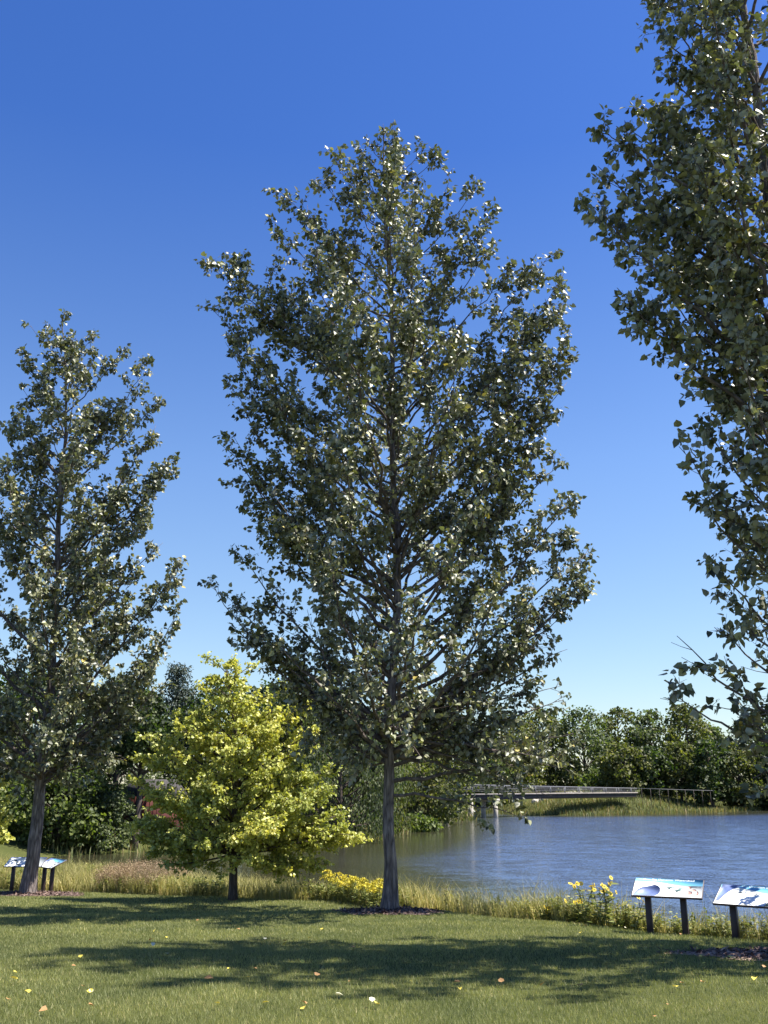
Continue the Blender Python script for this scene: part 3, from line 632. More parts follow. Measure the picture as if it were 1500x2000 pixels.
PT('broadleaf_tree', 'dark tree directly behind the yellow maple crown', 455, 1338, 270, 63, M['dark'], 38, .20, 130, 140, group=G1)
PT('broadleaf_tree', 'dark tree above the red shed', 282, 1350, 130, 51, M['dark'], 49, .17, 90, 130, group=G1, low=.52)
PT('broadleaf_tree', 'olive tree peeking out right of the yellow maple top', 590, 1322, 190, 62, M['olive'], 39, .16, 110, 150, group=G1, low=.05)
PT('willow_tree', 'grey-green willow hanging over the water left of the central poplar trunk', 672, 1372, 200, 58, M['grey'], 40, .20, 110, 190, kind='weep', low=.16, group=G1)
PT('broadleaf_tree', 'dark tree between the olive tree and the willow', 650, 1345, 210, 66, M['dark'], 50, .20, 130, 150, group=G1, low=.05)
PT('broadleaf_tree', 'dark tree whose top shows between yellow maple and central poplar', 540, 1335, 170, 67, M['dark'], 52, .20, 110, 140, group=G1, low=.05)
PT('willow_tree', 'dark drooping willow partly hidden behind the central poplar trunk', 742, 1430, 130, 66, M['olive'], 51, .20, 90, 150, kind='weep', low=.1, group=G1)
PT('broadleaf_tree', 'tree seen right behind the central poplar trunk', 815, 1362, 230, 84, M['olive'], 41, .24, 140, 150, group=G1, low=.06)
PT('shrub', 'bright green waterside shrub just right of the central poplar trunk', 800, 1592, 90, 72, M['mid'], 42, .2, 50, 90, kind='shrub', cat='shrub')
FT = [(905, 1405, 150, 118, 'grey', 'grey-green tree above the left end of the footbridge'), (980, 1392, 130, 130, 'olive', 'tree above the pale footbridge pier'), (1052, 1383, 120, 142, 'olive', 'tall tree on the far bank seen through the central poplar right boughs'),
      (1135, 1384, 125, 140, 'grey', 'first tall open-crowned tree right of the central poplar'), (1205, 1383, 100, 146, 'olive', 'tall narrow far-bank tree second right of the central poplar'), (1268, 1388, 100, 143, 'grey', 'tall far-bank tree third right of the central poplar'),
      (1335, 1376, 105, 141, 'olive', 'tallest yellowish far-bank tree just left of the right poplar boughs'), (1385, 1420, 80, 150, 'grey', 'thin far-bank tree at the foot of the sky gap'), (1475, 1395, 110, 150, 'grey', 'pale far-bank tree behind the right poplar lowest bough'), (1560, 1400, 120, 150, 'olive', 'far-bank tree beyond the right edge')]
for k_, (a, b, c_, d_, mm, lab) in enumerate(FT):
    PT('broadleaf_tree', lab, a, b, c_, d_, M[mm], 60 + k_, .36, 80, 70, group=G2, low=.22, clr=.34)
LT = [(1215, 1452, 85), (1268, 1458, 80), (1322, 1450, 85), (1382, 1446, 85), (1440, 1452, 80), (1495, 1448, 85), (1550, 1450, 85)]
LL_ = ['first low rounded dark tree from the left in the far-bank row', 'second low rounded tree from the left in the far-bank row', 'third low rounded tree in the far-bank row, below the tallest tree',
       'fourth low rounded tree in the far-bank row, below the sky gap', 'fifth low rounded tree in the far-bank row, beneath the right poplar bough', 'sixth low rounded tree in the far-bank row, cut by the right picture edge', 'last low rounded tree of the far-bank row']
for k_, (a, b, c_) in enumerate(LT):
    PT('broadleaf_tree', LL_[k_], a, b, c_, 127 + (k_ % 3), M['dark'] if k_ % 2 else M['olive'], 80 + k_, .34, 70, 75, group=G3, low=.13, clr=.34)
for k_, (a, b, c_, d_, lab) in enumerate([(1170, 1500, 80, 131, 'sunlit green bush at the left end of the far-bank row'), (1105, 1480, 90, 138, 'bushy dark thicket tree above the right end of the footbridge'), (1020, 1470, 110, 138, 'thicket tree behind the footbridge middle'), (930, 1480, 110, 128, 'thicket tree behind the footbridge left end'), (850, 1490, 110, 110, 'thicket tree on the bank at the footbridge start')]):
    PT('bush', lab, a, b, c_, d_, M['mid'] if k_ == 0 else M['olive'], 95 + k_, .34, 60, 70, kind='shrub', cat='bush', group='bushes behind the footbridge')

# ------------------------------------------------------------------ footbridge
bz = empty('footbridge', (0, 0, 0)); tag(bz, 'long low footbridge with thin railing and pale concrete piers across the pond arm', 'footbridge')
A = P(790, 1547.5, 91.); B = P(1245, 1553, 118.)
bdir = (B - A); bl = np.linalg.norm(bdir); bu = bdir / bl; brz = math.atan2(bu[1], bu[0]); mid = (A + B) / 2
bn = np.array([-math.sin(brz), math.cos(brz), 0])
bz.location = Vector((mid[0], mid[1], 0))
bo = np.array([mid[0], mid[1], 0])
def bpart(name, matl, fn, parent=None):
    mb = MB(); fn(mb); return mb.build(name, matl, bz, False, bo)
bpart('deck', M['timber'], lambda mb: mb.box(mid + bn * 1.0, (bl, 2.2, .12), brz))
bpart('girder', M['darktimber'], lambda mb: (mb.box(mid + bn * .12 - np.array([0, 0, .30]), (bl - .2, .18, .42), brz), mb.box(mid + bn * 1.9 - np.array([0, 0, .30]), (bl - .2, .18, .42), brz)))
for s_ in (0.02, 2.05):
    bpart('top_rail', M['rail'], lambda mb: mb.tube([A + bn * s_ + np.array([0, 0, .78]), mid + bn * s_ + np.array([0, 0, .78]), B + bn * s_ + np.array([0, 0, .78])], .045, 6))
    def wires(mb):
        for h in (.2, .36, .52, .66): mb.tube([A + bn * s_ + np.array([0, 0, h]), B + bn * s_ + np.array([0, 0, h])], .012, 4)
    bpart('rail_wires', M['rail'], wires)
    for k_ in range(15):
        c = A + bdir * (k_ + .5) / 15 + bn * s_
        bpart('rail_post', M['rail'], lambda mb: mb.box(c + np.array([0, 0, .42]), (.07, .07, .7), brz))
def pier(px):
    t = (P(px, 1555, 100)[0] / 100); 
    # where the bridge line crosses this bearing
    s_ = (t * A[1] - A[0]) / (bdir[0] - t * bdir[1]); c = A + bdir * s_ + bn * 1.0
    def f(mb):
        top = c[2] - .52; mb.box((c[0], c[1], top - .14), (.7, 2.1, .28), brz + .1)
        for q_ in (-.8, .8): mb.tube([(c[0] + bn[0] * q_, c[1] + bn[1] * q_, -.8), (c[0] + bn[0] * q_, c[1] + bn[1] * q_, top - .28)], .24, 14)
    bpart('pier', M['concrete'], f)
for px in (835, 878, 922, 970): pier(px)
# waterside rail that carries on past the bridge
fr = empty('bank_railing', B); tag(fr, 'thin dark railing running along the far bank from the footbridge to the right', 'railing')
F1 = P(1395, 1546, 124.); 
fz = np.array([0, 0, 1.])
mb = MB(); mb.tube([B + fz * .78, F1 + fz * .1], .025, 6); mb.build('top_rail', M['rail'], fr, False, B)
for k_ in range(9):
    c = B + (F1 - B) * (k_ + .5) / 9; gz = float(ground_z(c[0], c[1])); tz = c[2] + .78 - .68 * (k_ + .5) / 9
    mb = MB(); mb.box((c[0], c[1], (gz + tz) / 2), (.05, .05, tz - gz)); mb.build('rail_post', M['darktimber'], fr, False, B)

# pale boulders behind the bridge end
gb = 'pale boulders on the far bank by the footbridge'
sb = None
for k_ in range(12):
    a = P(1046 + k_ * 8 + rng.uniform(-3, 3), 1556, 121 + rng.uniform(-1, 2)); z = float(ground_z(a[0], a[1]))
    v = rand_unit(26); from_ = v
    import bmesh
    bm = bmesh.new(); bmesh.ops.create_icosphere(bm, subdivisions=2, radius=1)
    for vv in bm.verts:
        vv.co *= 1 + .25 * math.sin(vv.co.x * 3 + k_) * math.cos(vv.co.y * 4 + k_ * 2); vv.co.z *= .62
    me = bpy.data.meshes.new('boulder'); bm.to_mesh(me); bm.free(); me.materials.append(M['stone'])
    o = bpy.data.objects.new('boulder', me); COL.objects.link(o); s_ = rng.uniform(.3, .6); o.scale = (s_, s_, s_ * 1.1); o.location = (a[0], a[1], z + s_ * .3); o.rotation_euler = (0, 0, rng.uniform(0, 6))
    tag(o, 'pale boulder on the far bank behind the footbridge, %s from the left' % 'first second third fourth fifth sixth seventh eighth ninth tenth eleventh twelfth'.split()[k_], 'boulder', gb)

# ------------------------------------------------------------------ red shed
sx = P(300, 1560, 54.); gz = float(ground_z(sx[0], 54.)); sh = empty('shed', (sx[0], 54., gz), R(-22)); sh.scale = (.8, .8, .85); tag(sh, 'small red painted shed half hidden in the dark trees on the left bank', 'shed')
mb = MB(); mb.box((0, 0, 1.25), (3.2, 2.6, 2.5)); mb.build('wall', M['redwall'], sh)
mb = MB()
v = np.array([(-1.8, -1.6, 2.45), (1.8, -1.6, 2.45), (1.8, 1.6, 2.45), (-1.8, 1.6, 2.45), (-1.8, 0, 3.5), (1.8, 0, 3.5)])
mb.add(v, [[(0, 1, 5, 4), (2, 3, 4, 5), (3, 2, 1, 0)], [(0, 4, 3), (1, 2, 5)]]); mb.build('roof', M['roof'], sh)
mb = MB(); mb.box((-.5, -1.33, 1.0), (.9, .06, 2.0)); mb.build('door', M['darktimber'], sh)
mb = MB(); 
for q_ in np.arange(-1.5, 1.51, .3): mb.box((q_ + .02, -1.31, 1.25), (.04, .03, 2.46))
mb.build('battens', M['redwall'], sh)

# ------------------------------------------------------------------ interpretive panels
def text_mesh(txt, size, matl, parent, loc, name='title'):
    cu = bpy.data.curves.new(name, 'FONT'); cu.body = txt; cu.size = size; cu.extrude = .0006; cu.align_x = 'LEFT'
    to = bpy.data.objects.new(name, cu); COL.objects.link(to); dg = bpy.context.evaluated_depsgraph_get()
    me = bpy.data.meshes.new_from_object(to.evaluated_get(dg)); COL.objects.unlink(to); bpy.data.objects.remove(to)
    me.materials.clear(); me.materials.append(matl); o = bpy.data.objects.new(name, me); COL.objects.link(o); o.parent = parent; o.location = loc
    return o
def poly_flat(pts, z, th=.0008):
    """thin printed shape: a slab th thick lying on the panel face"""
    n = len(pts); tri = tessellate_polygon([[Vector((a, b, 0)) for a, b in pts]])
    v = [(a, b, z + th) for a, b in pts] + [(a, b, z) for a, b in pts]
    ar = sum(pts[i_][0] * pts[(i_ + 1) % n][1] - pts[(i_ + 1) % n][0] * pts[i_][1] for i_ in range(n))
    f = []
    for t_ in tri:
        a, b, c = t_; s_ = (pts[b][0] - pts[a][0]) * (pts[c][1] - pts[a][1]) - (pts[b][1] - pts[a][1]) * (pts[c][0] - pts[a][0])
        f.append((a, b, c) if s_ > 0 else (a, c, b))
    q_ = [(i_, (i_ + 1) % n, n + (i_ + 1) % n, n + i_) for i_ in range(n)]
    return np.array(v), [f, q_]
def panel_sign(label, low_mid, yaw, W_, D_, tilt, kind, height=None):
    """low_mid: world point of the middle of the low front edge"""
    c = np.array(low_mid, float); gz = float(ground_z(c[0], c[1] + .15)); root = empty('information_panel', (c[0], c[1], gz), yaw); tag(root, label, 'sign', 'tilted information panels on two posts')
    hl = c[2] - gz
    for s_ in (-.29, .21):
        mb = MB(); x_ = s_ * W_; yb = D_ * .42 * math.cos(tilt); zt = hl + D_ * .42 * math.sin(tilt) - .02
        mb.box((x_, yb, (zt - .25) / 2), (.085, .10, zt + .25), bev=.006); mb.build('post', M['post'], root)
    pr = empty('panel', (0, 0, hl), 0, root); 
    fm = MB(); fm.box((0, D_ / 2, -.016), (W_, D_, .026), bev=.004); fr_ = fm.build('panel', M['frame'], root); bpy.data.objects.remove(pr)
    fr_.location = (0, 0, hl); fr_.rotation_euler = (tilt, 0, 0)
    mb = MB(); w2 = W_ / 2 - .012; mb.add(*poly_flat([(-w2, .012), (w2, .012), (w2, D_ - .012), (-w2, D_ - .012)], -.003, .002)); mb.build('print_face', M['white'], fr_)
    z1 = .0002
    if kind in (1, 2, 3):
        xs = np.linspace(-w2, w2, 22); k_ = (xs + w2) / (2 * w2)
        low = D_ * (.80 - .17 * sstep(.25, .75, k_)) if kind == 1 else D_ * (.84 - .20 * sstep(.2, .7, k_))
        pts = [(x_, l_) for x_, l_ in zip(xs, low)] + [(w2, D_ - .012), (-w2, D_ - .012)]
        mb = MB(); mb.add(*poly_flat(pts, z1 - .001, .0012)); mb.build('header_band', M['blue'], fr_)
        pts = []
        for a in np.linspace(0, 2 * math.pi, 26, endpoint=False):
            break
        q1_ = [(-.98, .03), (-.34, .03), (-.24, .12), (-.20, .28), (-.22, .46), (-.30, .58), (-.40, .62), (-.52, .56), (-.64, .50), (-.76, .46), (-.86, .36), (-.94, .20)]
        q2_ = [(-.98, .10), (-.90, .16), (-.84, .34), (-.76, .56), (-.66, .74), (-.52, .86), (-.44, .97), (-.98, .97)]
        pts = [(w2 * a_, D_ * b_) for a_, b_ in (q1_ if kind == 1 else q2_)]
        mb = MB(); mb.add(*poly_flat(pts, z1 - .001, .0016)); mb.build('panel_shadow', M['deepblue'], fr_)  # tree shadow across the panel's left part, drawn as a flat deep blue shape
    if kind == 1:
        text_mesh('One Big Dynamic Watershed', D_ * .125, M['white'], fr_, (-w2 * .78, D_ * .86, .0012))
        mb = MB(); zz_ = z1
        pts = [(-w2 * .05, D_ * .50), (w2 * .15, D_ * .56), (w2 * .52, D_ * .47), (w2 * .28, D_ * .27), (w2 * .20, D_ * .34), (w2 * .36, D_ * .46), (w2 * .12, D_ * .50), (w2 * .06, D_ * .40)]
        mb.add(*poly_flat(pts, zz_ - .001, .0014)); mb.build('diagram', M['tealink'], fr_)
        for (a, b, c_, d_) in ((.62, .52, .14, .08), (.75, .40, .18, .06), (.64, .25, .20, .10), (.86, .24, .10, .12)):
            mb = MB(); mb.add(*poly_flat([(w2 * (a + c_ / 2 * math.cos(t_)), D_ * (b + d_ * math.sin(t_))) for t_ in np.linspace(0, 6.28, 9)[:-1]], zz_ - .001, .0014)); mb.build('picture', M['pink'], fr_)
        for k_ in range(4): mb = MB(); mb.box((w2 * (.80), D_ * (.62 - .03 * k_), z1), (w2 * .30, .006, .0016)); mb.build('text_line', M['ink'], fr_)
        for k_ in range(3): mb = MB(); mb.box((-w2 * .86, D_ * (.70 - .04 * k_), z1), (w2 * .14, .006, .0016)); mb.build('text_line', M['ink'], fr_)
    if kind == 2:
        text_mesh('the Creation of a Channel', D_ * .115, M['white'], fr_, (-w2 * .44, D_ * .87, .0012))
        for (a, b, c_, d_) in ((-.42, .60, .15, .03), (-.37, .53, .13, .02), (.0, .58, .07, .03), (-.02, .51, .07, .02), (-.2, .06, .08, .02)):
            mb = MB(); mb.add(*poly_flat([(w2 * (a + c_ / 2 * math.cos(t_)), D_ * (b + d_ * math.sin(t_))) for t_ in np.linspace(0, 6.28, 8)[:-1]], z1 - .001, .0014)); mb.build('small_print', M['ink'], fr_)
        mb = MB(); mb.add(*poly_flat([(w2 * .30, .014), (w2 * .42, D_ * .36), (w2 * .62, D_ * .52), (w2 * .98, D_ * .56), (w2 * .98, .014)], z1 - .001, .0014)); mb.build('picture', M['tealink'], fr_)
    if kind in (3, 4):
        if kind == 4:
            mb = MB(); mb.add(*poly_flat([(-w2, D_ * .9), (w2, D_ * .9), (w2, D_ - .012), (-w2, D_ - .012)], z1 - .001, .0014)); mb.build('header_band', M['deepblue'], fr_)
        for (a, b, c_, d_) in ((-.62, .62, .20, .08), (-.45, .45, .22, .09), (-.30, .22, .20, .09), (.1, .48, .16, .05), (.30, .60, .10, .06), (.62, .66, .18, .08), (.66, .40, .20, .08)):
            mb = MB(); mb.add(*poly_flat([(w2 * (a + c_ / 2 * math.cos(t_)), D_ * (b + d_ * math.sin(t_))) for t_ in np.linspace(0, 6.28, 8)[:-1]], z1 - .001, .0014)); mb.build('small_print', M['ink'], fr_)
    return root
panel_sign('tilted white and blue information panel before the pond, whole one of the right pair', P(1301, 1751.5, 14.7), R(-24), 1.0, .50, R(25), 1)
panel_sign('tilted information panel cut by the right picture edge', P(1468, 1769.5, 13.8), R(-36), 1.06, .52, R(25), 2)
panel_sign('leftmost tilted white information panel half hidden by the left poplar trunk', P(43, 1692.5, 28.3), R(-3), 1.08, .50, R(26), 4)
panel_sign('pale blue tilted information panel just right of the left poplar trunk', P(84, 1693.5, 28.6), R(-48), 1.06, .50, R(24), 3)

# ------------------------------------------------------------------ meadow strip
def strip_points(n, x0, x1, d0=.05, d1=.95, r=rng):
    x = r.uniform(x0, x1, n); e = edge_y(x); d = r.uniform(0, 1, n)
    wd = np.interp(x, [-16, -5, 5, 12, 60], [7.5, 6.5, 4.6, 4.6, 5])
    y = e + .1 + wd * (d0 + (d1 - d0) * d) + .45 * sstep(3., 3.6, x); return x, y
mb = MB()
xx, yy = strip_points(190000, -17, 13, 0, 1.0)
hm = .75 + .35 * np.sin(xx * 1.9 + yy * .7) * np.sin(yy * 1.3 + xx * .4)
ok = rng.uniform(.2, 1.1, len(xx)) < hm + .25; xx, yy, hm = xx[ok], yy[ok], hm[ok]
zz_ = ground_z(xx, yy)
for lo, hi, frac, wdt in ((.14, .30, .5, .009), (.28, .48, .4, .008), (.45, .66, .10, .006)):
    s_ = rng.uniform(0, 1, len(xx)) < frac; pts = np.stack([xx[s_], yy[s_], zz_[s_] - .01], -1)
    v, f = blades(pts, lo, hi, wdt * np.interp(yy[s_], [14, 30], [1, 1.7]), .75, segs=2, hs=np.interp(pts[:, 0], [-8, -1, .5, 3, 6], [1.05, 1.05, 1.4, 1.5, 1.3]) * (.75 + .35 * np.clip(hm[s_], 0, 1.2))); mb.add(v, f)
o = mb.build('meadow_grass', M['meadow']); tag(o, 'strip of rough straw and green meadow grass between lawn and pond', 'meadow grass', kind='stuff')
# leafy weeds through it
mb = MB(); xx, yy = strip_points(17000, -17, 13, 0, .75); x2_, y2_ = strip_points(3500, 2, 9, .0, .8); xx = np.concatenate([xx, x2_]); yy = np.concatenate([yy, y2_])
keep = (np.sin(xx * 1.1 + 2) + np.sin(xx * 2.7 + yy) + np.interp(xx, [0, 2, 4], [0, .6, 1.6])) > .2 + rng.normal(0, .4, len(xx)); xx, yy = xx[keep], yy[keep]
zz_ = ground_z(xx, yy); hs = rng.uniform(.20, .46, len(xx)) * np.interp(xx, [0, 3], [1, 1.15]); A_ = np.stack([xx, yy, zz_], -1); B_ = A_ + np.stack([rng.normal(0, .06, len(xx)), rng.normal(0, .06, len(xx)), hs], -1)
v, f = segs_np(A_, B_, .004, .002, 3); mb.add(v, f)
k_ = 15; tt = rng.uniform(.15, 1, (len(xx), k_)); pos = (A_[:, None] + (B_ - A_)[:, None] * tt[..., None]).reshape(-1, 3); n = len(pos)
tip = rand_unit(n); tip[:, 2] = np.abs(tip[:, 2]) * .4 + .1; v, f = leaves_np(pos, tip, rand_unit(n) * .5 + np.array([0, 0, 1.]), rng.uniform(.04, .085, n), NARROW * np.array([1.8, 1]), .2); mb.add(v, f)
o = mb.build('meadow_weeds', M['forb']); tag(o, 'low leafy weeds growing through the meadow strip beside the pond', 'weeds', kind='stuff')
# pinkish seed heads left
mb = MB(); n0 = 1500; ax = P(165, 1740, 28)[0]; bx = P(300, 1740, 27)[0]
xx = rng.uniform(ax, bx, n0); yy = edge_y(xx) + rng.uniform(.2, 4.5, n0); A_ = np.stack([xx, yy, ground_z(xx, yy)], -1); B_ = A_ + np.stack([rng.normal(0, .12, n0), rng.normal(0, .12, n0), rng.uniform(.4, .75, n0)], -1)
v, f = segs_np(A_, B_, .0035, .002, 3); mb.add(v, f)
k_ = 26; tt = rng.uniform(.5, 1.05, (n0, k_)); pos = (A_[:, None] + (B_ - A_)[:, None] * tt[..., None]).reshape(-1, 3) + rng.normal(0, .05, (n0 * k_, 3)); n = len(pos)
v, f = leaves_np(pos, rand_unit(n) + np.array([0, 0, .4]), rand_unit(n), rng.uniform(.02, .045, n), NARROW * np.array([1.5, 1]), .2); mb.add(v, f)
o = mb.build('seeding_grass', M['seedhead']); tag(o, 'hazy pink-brown seeding grass left of the yellow maple trunk', 'grass', kind='stuff')

# bank cover on the far side and under the left trees
def bank_cover(name, label, n, pred, h0, h1, wd, matl):
    # points measured by distance from the shore
    pts = []
    seg = [(np.array(a), np.array(b)) for a, b in zip(far_w[:-1], far_w[1:])]
    ln = np.array([np.linalg.norm(b - a) for a, b in seg]); ch = rng.choice(len(seg), n, p=ln / ln.sum()); t = rng.uniform(0, 1, n)
    a = np.array([s[0] for s in seg])[ch]; b = np.array([s[1] for s in seg])[ch]; p_ = a + (b - a) * t[:, None]
    d = nrm(b - a); nn = np.stack([d[:, 1], -d[:, 0]], -1); off = rng.uniform(-.3, 1, n)
    q1 = p_ + nn * .5; s1 = pond_sd(q1[:, 0], q1[:, 1]) > 0; nn = np.where(s1[:, None], nn, -nn)
    wid = pred(p_); ok = wid > 0
    q = (p_ + nn * (off * wid)[:, None])[ok]
    z = ground_z(q[:, 0], q[:, 1]); v, f = blades(np.stack([q[:, 0], q[:, 1], np.maximum(z, -.05)], -1), h0, h1, wd, .6, segs=2)
    mb = MB(); mb.add(v, f); o = mb.build(name, matl); tag(o, label, 'bank vegetation', kind='stuff')
bank_cover('bank_grass', 'green and tan grasses on the sunny far bank below the tree row', 60000, lambda p_: np.where(p_[:, 1] > 92, 13., 0), .2, .75, .06, M['reed'])
bank_cover('bank_grass', 'green waterside growth on the shaded left bank', 26000, lambda p_: np.where(p_[:, 1] <= 92, 5., 0), .2, .75, .035, M['reed'])

# ------------------------------------------------------------------ flowering plants
def goldenrod(x, y, label, seed, h=.62, n_st=8, spread=.28):
    r = np.random.default_rng(seed); z = float(ground_z(x, y)); root = empty('goldenrod_plant', (x, y, z)); tag(root, label, 'flowering plant', 'goldenrod clumps left of the central poplar')
    st, lv_, fl_ = MB(), MB(), MB(); pos = []; fp = []
    for k_ in range(n_st):
        a = np.array([r.normal(0, spread * .4), r.normal(0, spread * .4), 0]); e = a + np.array([r.normal(0, .12), r.normal(0, .12), h * r.uniform(.7, 1.1)])
        st.tube(bez(a, (a + e) / 2 + np.array([0, 0, .05]), e, 4), np.linspace(.005, .003, 4), 4)
        for t in r.uniform(.1, .85, 22): pos.append(a + (e - a) * t)
        hd = r.uniform(0, 6.28); fp = []
        for q_ in range(4):
            d = np.array([math.cos(hd + q_ * 1.6), math.sin(hd + q_ * 1.6), .45]) * r.uniform(.07, .14)
            for t in np.linspace(0, 1, 17): fp.append(e + d * t + np.array([0, 0, -.08 * t * t]) + r.normal(0, .009, 3))
        fp = np.array(fp); n = len(fp); fl_ = MB(); fl_.add(*leaves_np(fp, rand_unit(n, r), rand_unit(n, r) + np.array([0, 0, .8]), r.uniform(.020, .032, n), LOBED, .3)); fl_.build('flower_head', M['golden'], root)
    pos = np.array(pos); n = len(pos); t_ = rand_unit(n, r); t_[:, 2] = .25; lv_.add(*leaves_np(pos, t_, np.tile([0, 0, 1.], (n, 1)) + rand_unit(n, r) * .4, r.uniform(.06, .11, n), NARROW, .2))
    st.build('stems', M['stem'], root); lv_.build('leaves', M['forb'], root)
gl = ['tallest goldenrod clump, first left of the yellow flower bank', 'goldenrod clump beside the tallest one', 'low yellow goldenrod in the middle of the flower bank', 'bright goldenrod clump midway between maple trunk and central poplar', 'dense goldenrod clump near the central poplar foot', 'goldenrod clump second from the central poplar trunk', 'goldenrod clump touching the left side of the central poplar trunk', 'small sparse goldenrod at the edge of the lawn left of the poplar']
for k_, (px, py, h) in enumerate([(645, 1768, .62), (658, 1770, .52), (672, 1771, .44), (684, 1773, .52), (696, 1775, .50), (709, 1777, .46), (722, 1779, .50), (735, 1781, .42)]):
    q_ = onlawn(px, py - 6); goldenrod(q_[0], q_[1] + .25, gl[k_], 200 + k_, h)
def sunflower(x, y, label, seed, h, n_st=4, sp=.25):
    r = np.random.default_rng(seed); z = float(ground_z(x, y)); root = empty('wild_sunflower_plant', (x, y, z)); tag(root, label, 'flowering plant', 'tall yellow wildflowers left of the right panels')
    st, lv_, fl_, ct = MB(), MB(), MB(), MB(); pos = []
    for k_ in range(n_st):
        a = np.array([r.normal(0, .06), r.normal(0, .06), 0]); e = a + np.array([r.normal(0, sp), r.normal(0, sp * .6), h * r.uniform(.62, 1.)]); pl = bez(a, a + (e - a) * .5 + np.array([0, 0, .08]), e, 6)
        st.tube(pl, np.linspace(.007, .004, 6), 5)
        for t in r.uniform(.1, .9, 18): pos.append(a + (e - a) * t)
        hs_ = [e] + [pl[4] + np.array([r.normal(0, .07), r.normal(0, .04), r.uniform(.02, .12)]) for _ in range(2)]
        for c in hs_:
            if c is not e: st.tube([pl[3], c], [.004, .003], 4)
            face = nrm(np.array([r.normal(.3, .7), r.normal(-.45, .4), r.uniform(.2, .9)])); u_ = nrm(np.cross(face, [0, 0, 1.])); w_ = np.cross(u_, face); n = 11
            an = np.arange(n) / n * 2 * math.pi; dd = u_ * np.cos(an)[:, None] + w_ * np.sin(an)[:, None]
            fl_ = MB(); ct = MB(); fl_.add(*leaves_np(c + dd * .010, dd + face * .15, np.tile(face, (n, 1)), r.uniform(.026, .036), NARROW * np.array([2.2, 1]), .1))
            ct.tube([c - face * .006, c + face * .008], [.011, .008], 8); fh = fl_.build('flower_head', M['petal'], root); ct.build('flower_centre', M['drystem'], fh)
    pos = np.array(pos); n = len(pos); t_ = rand_unit(n, r); t_[:, 2] = .15; lv_.add(*leaves_np(pos, t_, np.tile([0, 0, 1.], (n, 1)) + rand_unit(n, r) * .4, r.uniform(.09, .17, n), NARROW * np.array([1.5, 1]), .2))
    st.build('stems', M['stem'], root); lv_.build('leaves', M['forb'], root)
for k_, (px, py, h, lab, ns_) in enumerate([(1155, 1806, .86, 'tallest yellow wildflower, left of the right pair of panels', 4), (1190, 1812, .68, 'bushy yellow wildflower with several heads just left of the panel', 6), (1085, 1797, .42, 'low yellow wildflower left of the tallest one', 3), (1243, 1818, .60, 'thin yellow wildflower touching the left edge of the panel', 1), (1135, 1803, .5, 'orange-yellow wildflower at the foot of the tallest one', 3)]):
    q_ = onlawn(px, py); sunflower(q_[0], q_[1] + .3, lab, 230 + k_, h, ns_, .12)
def stalk(x, y, label, seed, h, mt='forb'):
    r = np.random.default_rng(seed); z = float(ground_z(x, y)); root = empty('milkweed_plant', (x, y, z)); tag(root, label, 'plant', 'upright leafy stalks at the pond edge')
    st, lv_ = MB(), MB(); pos = []; sz = []
    for k_ in range(r.integers(2, 5)):
        a = np.array([r.normal(0, .07), r.normal(0, .07), 0]); e = a + np.array([r.normal(0, .05), r.normal(0, .05), h * r.uniform(.7, 1.)]); st.tube([a, (a + e) / 2, e], [.006, .005, .003], 5)
        for t in np.linspace(.15, 1., 26): pos.append(a + (e - a) * t + r.normal(0, .008, 3)); sz.append(.085 * (1.25 - t * .8))
    pos = np.array(pos); n = len(pos); t_ = rand_unit(n, r); t_[:, 2] = .55; lv_.add(*leaves_np(pos, t_, rand_unit(n, r) * .6 + np.array([0, 0, 1.]), np.array(sz), NARROW * np.array([1.7, 1]), .2))
    st.build('stems', M['drystem'], root); lv_.build('leaves', M[mt], root)
sl_ = [(876, 1782, .62, 'tall dark seedy stalk, first right of the central poplar trunk'), (890, 1783, .52, 'second dark leafy stalk right of the central poplar'), (908, 1784, .46, 'short leafy stalk third right of the central poplar'), (955, 1788, .44, 'broad dark leafy stalk below the middle of the water'), (1008, 1792, .42, 'leafy stalk left of the loose dark seedy stalks'),
       (1045, 1795, .5, 'loose dark seedy stalk left of the low yellow wildflower'), (1068, 1797, .66, 'tall loose stalk next to the low yellow wildflower'), (1225, 1816, .5, 'reddish leafy stalk between wildflowers and panel'), (852, 1780, .4, 'pale leafy stalk nearest the right side of the central poplar trunk'), (604, 1765, .66, 'tall leafy clump between the maple and the goldenrod'), (622, 1767, .5, 'leafy clump just left of the goldenrod bank'), (590, 1764, .5, 'leafy clump under the right side of the yellow maple')]
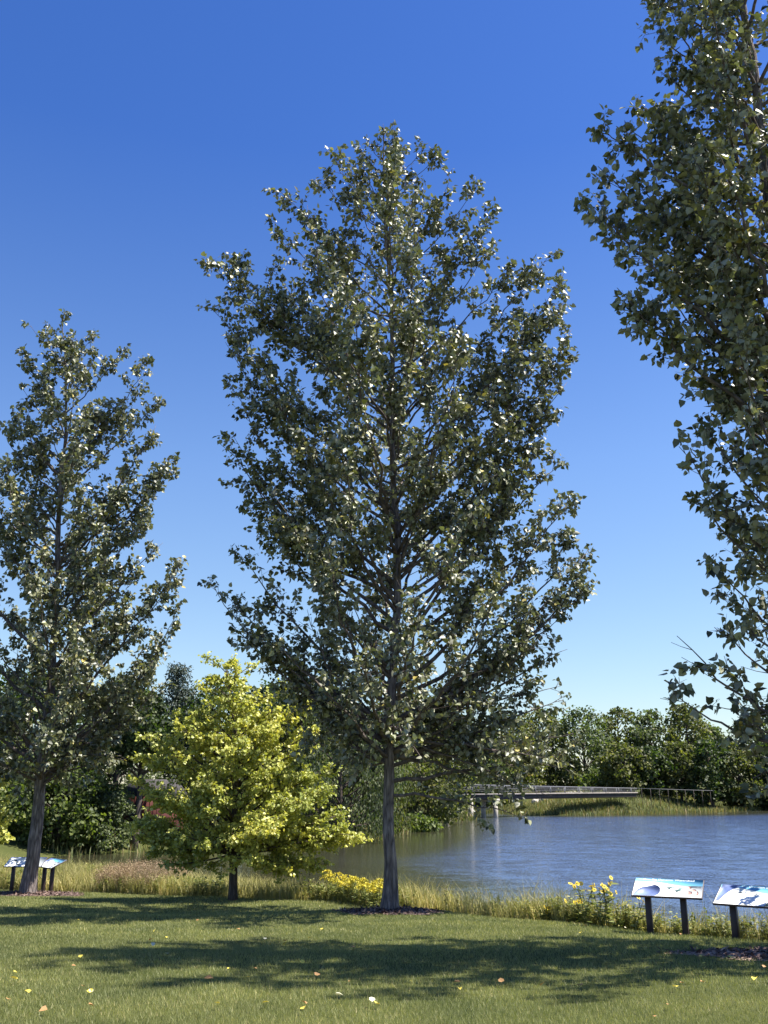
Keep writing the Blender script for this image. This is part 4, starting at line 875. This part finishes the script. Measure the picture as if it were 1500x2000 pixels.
for k_, (px, py, h, lab) in enumerate(sl_):
    q_ = onlawn(px, py - 4); stalk(q_[0], q_[1] + .35, lab, 260 + k_, h)

# ------------------------------------------------------------------ fallen leaves on the lawn
ORD = 'first second third fourth fifth sixth seventh eighth ninth tenth eleventh twelfth thirteenth fourteenth fifteenth sixteenth seventeenth eighteenth nineteenth twentieth'.split() + ['twenty-' + q_ for q_ in 'first second third fourth fifth sixth seventh eighth ninth'.split()]
def fallen(name, mt, n_, lab, grp, seed, spots=()):
    r = np.random.default_rng(seed); meshes = []
    for k_ in range(3):
        v, f = leaves_np(np.zeros((1, 3)), np.array([[0, 1., 0.]]), np.array([[0, 0, 1.]]), 1., POPLAR, .25 + .15 * k_); me = None
        o = mesh_np(name, v, f, M[mt]); meshes.append(o.data); bpy.data.objects.remove(o)
    pl = list(spots)
    while len(pl) < n_:
        px, py = r.uniform(5, 1495), r.uniform(1795, 1992); pl.append((px, py))
    for io_, (px, py) in enumerate(sorted(pl)):
        lab_ = lab % ORD[io_]
        q_ = onlawn(px, py); o = bpy.data.objects.new(name, meshes[r.integers(3)]); COL.objects.link(o)
        o.location = (q_[0], q_[1], float(ground_z(q_[0], q_[1])) + .045); s_ = r.uniform(.038, .066); o.scale = (s_, s_, s_)
        o.rotation_euler = (r.normal(.35, .3), r.normal(0, .35), r.uniform(0, 6.28)); tag(o, lab_, 'leaf', grp)
fallen('fallen_leaf', 'fallen_y', 28, 'yellow fallen leaf on the lawn, %s from the left among the yellow ones', 'yellow leaves fallen on the lawn', 301, [(155, 1886), (260, 1858), (325, 1838), (55, 1955), (428, 1982), (484, 1918), (591, 1888), (1370, 1878), (1372, 1893), (592, 1990), (178, 1957)])
fallen('fallen_leaf', 'fallen_b', 28, 'brown curled fallen leaf on the lawn, %s from the left among the brown ones', 'brown leaves fallen on the lawn', 302, [(500, 1900), (615, 1910), (160, 1940), (90, 1992)])
fallen('fallen_leaf', 'fallen_w', 12, 'pale bleached fallen leaf on the lawn, %s from the left among the pale ones', 'pale leaves fallen on the lawn', 303, [(727, 1973), (463, 1812), (175, 1957), (1468, 1893)])
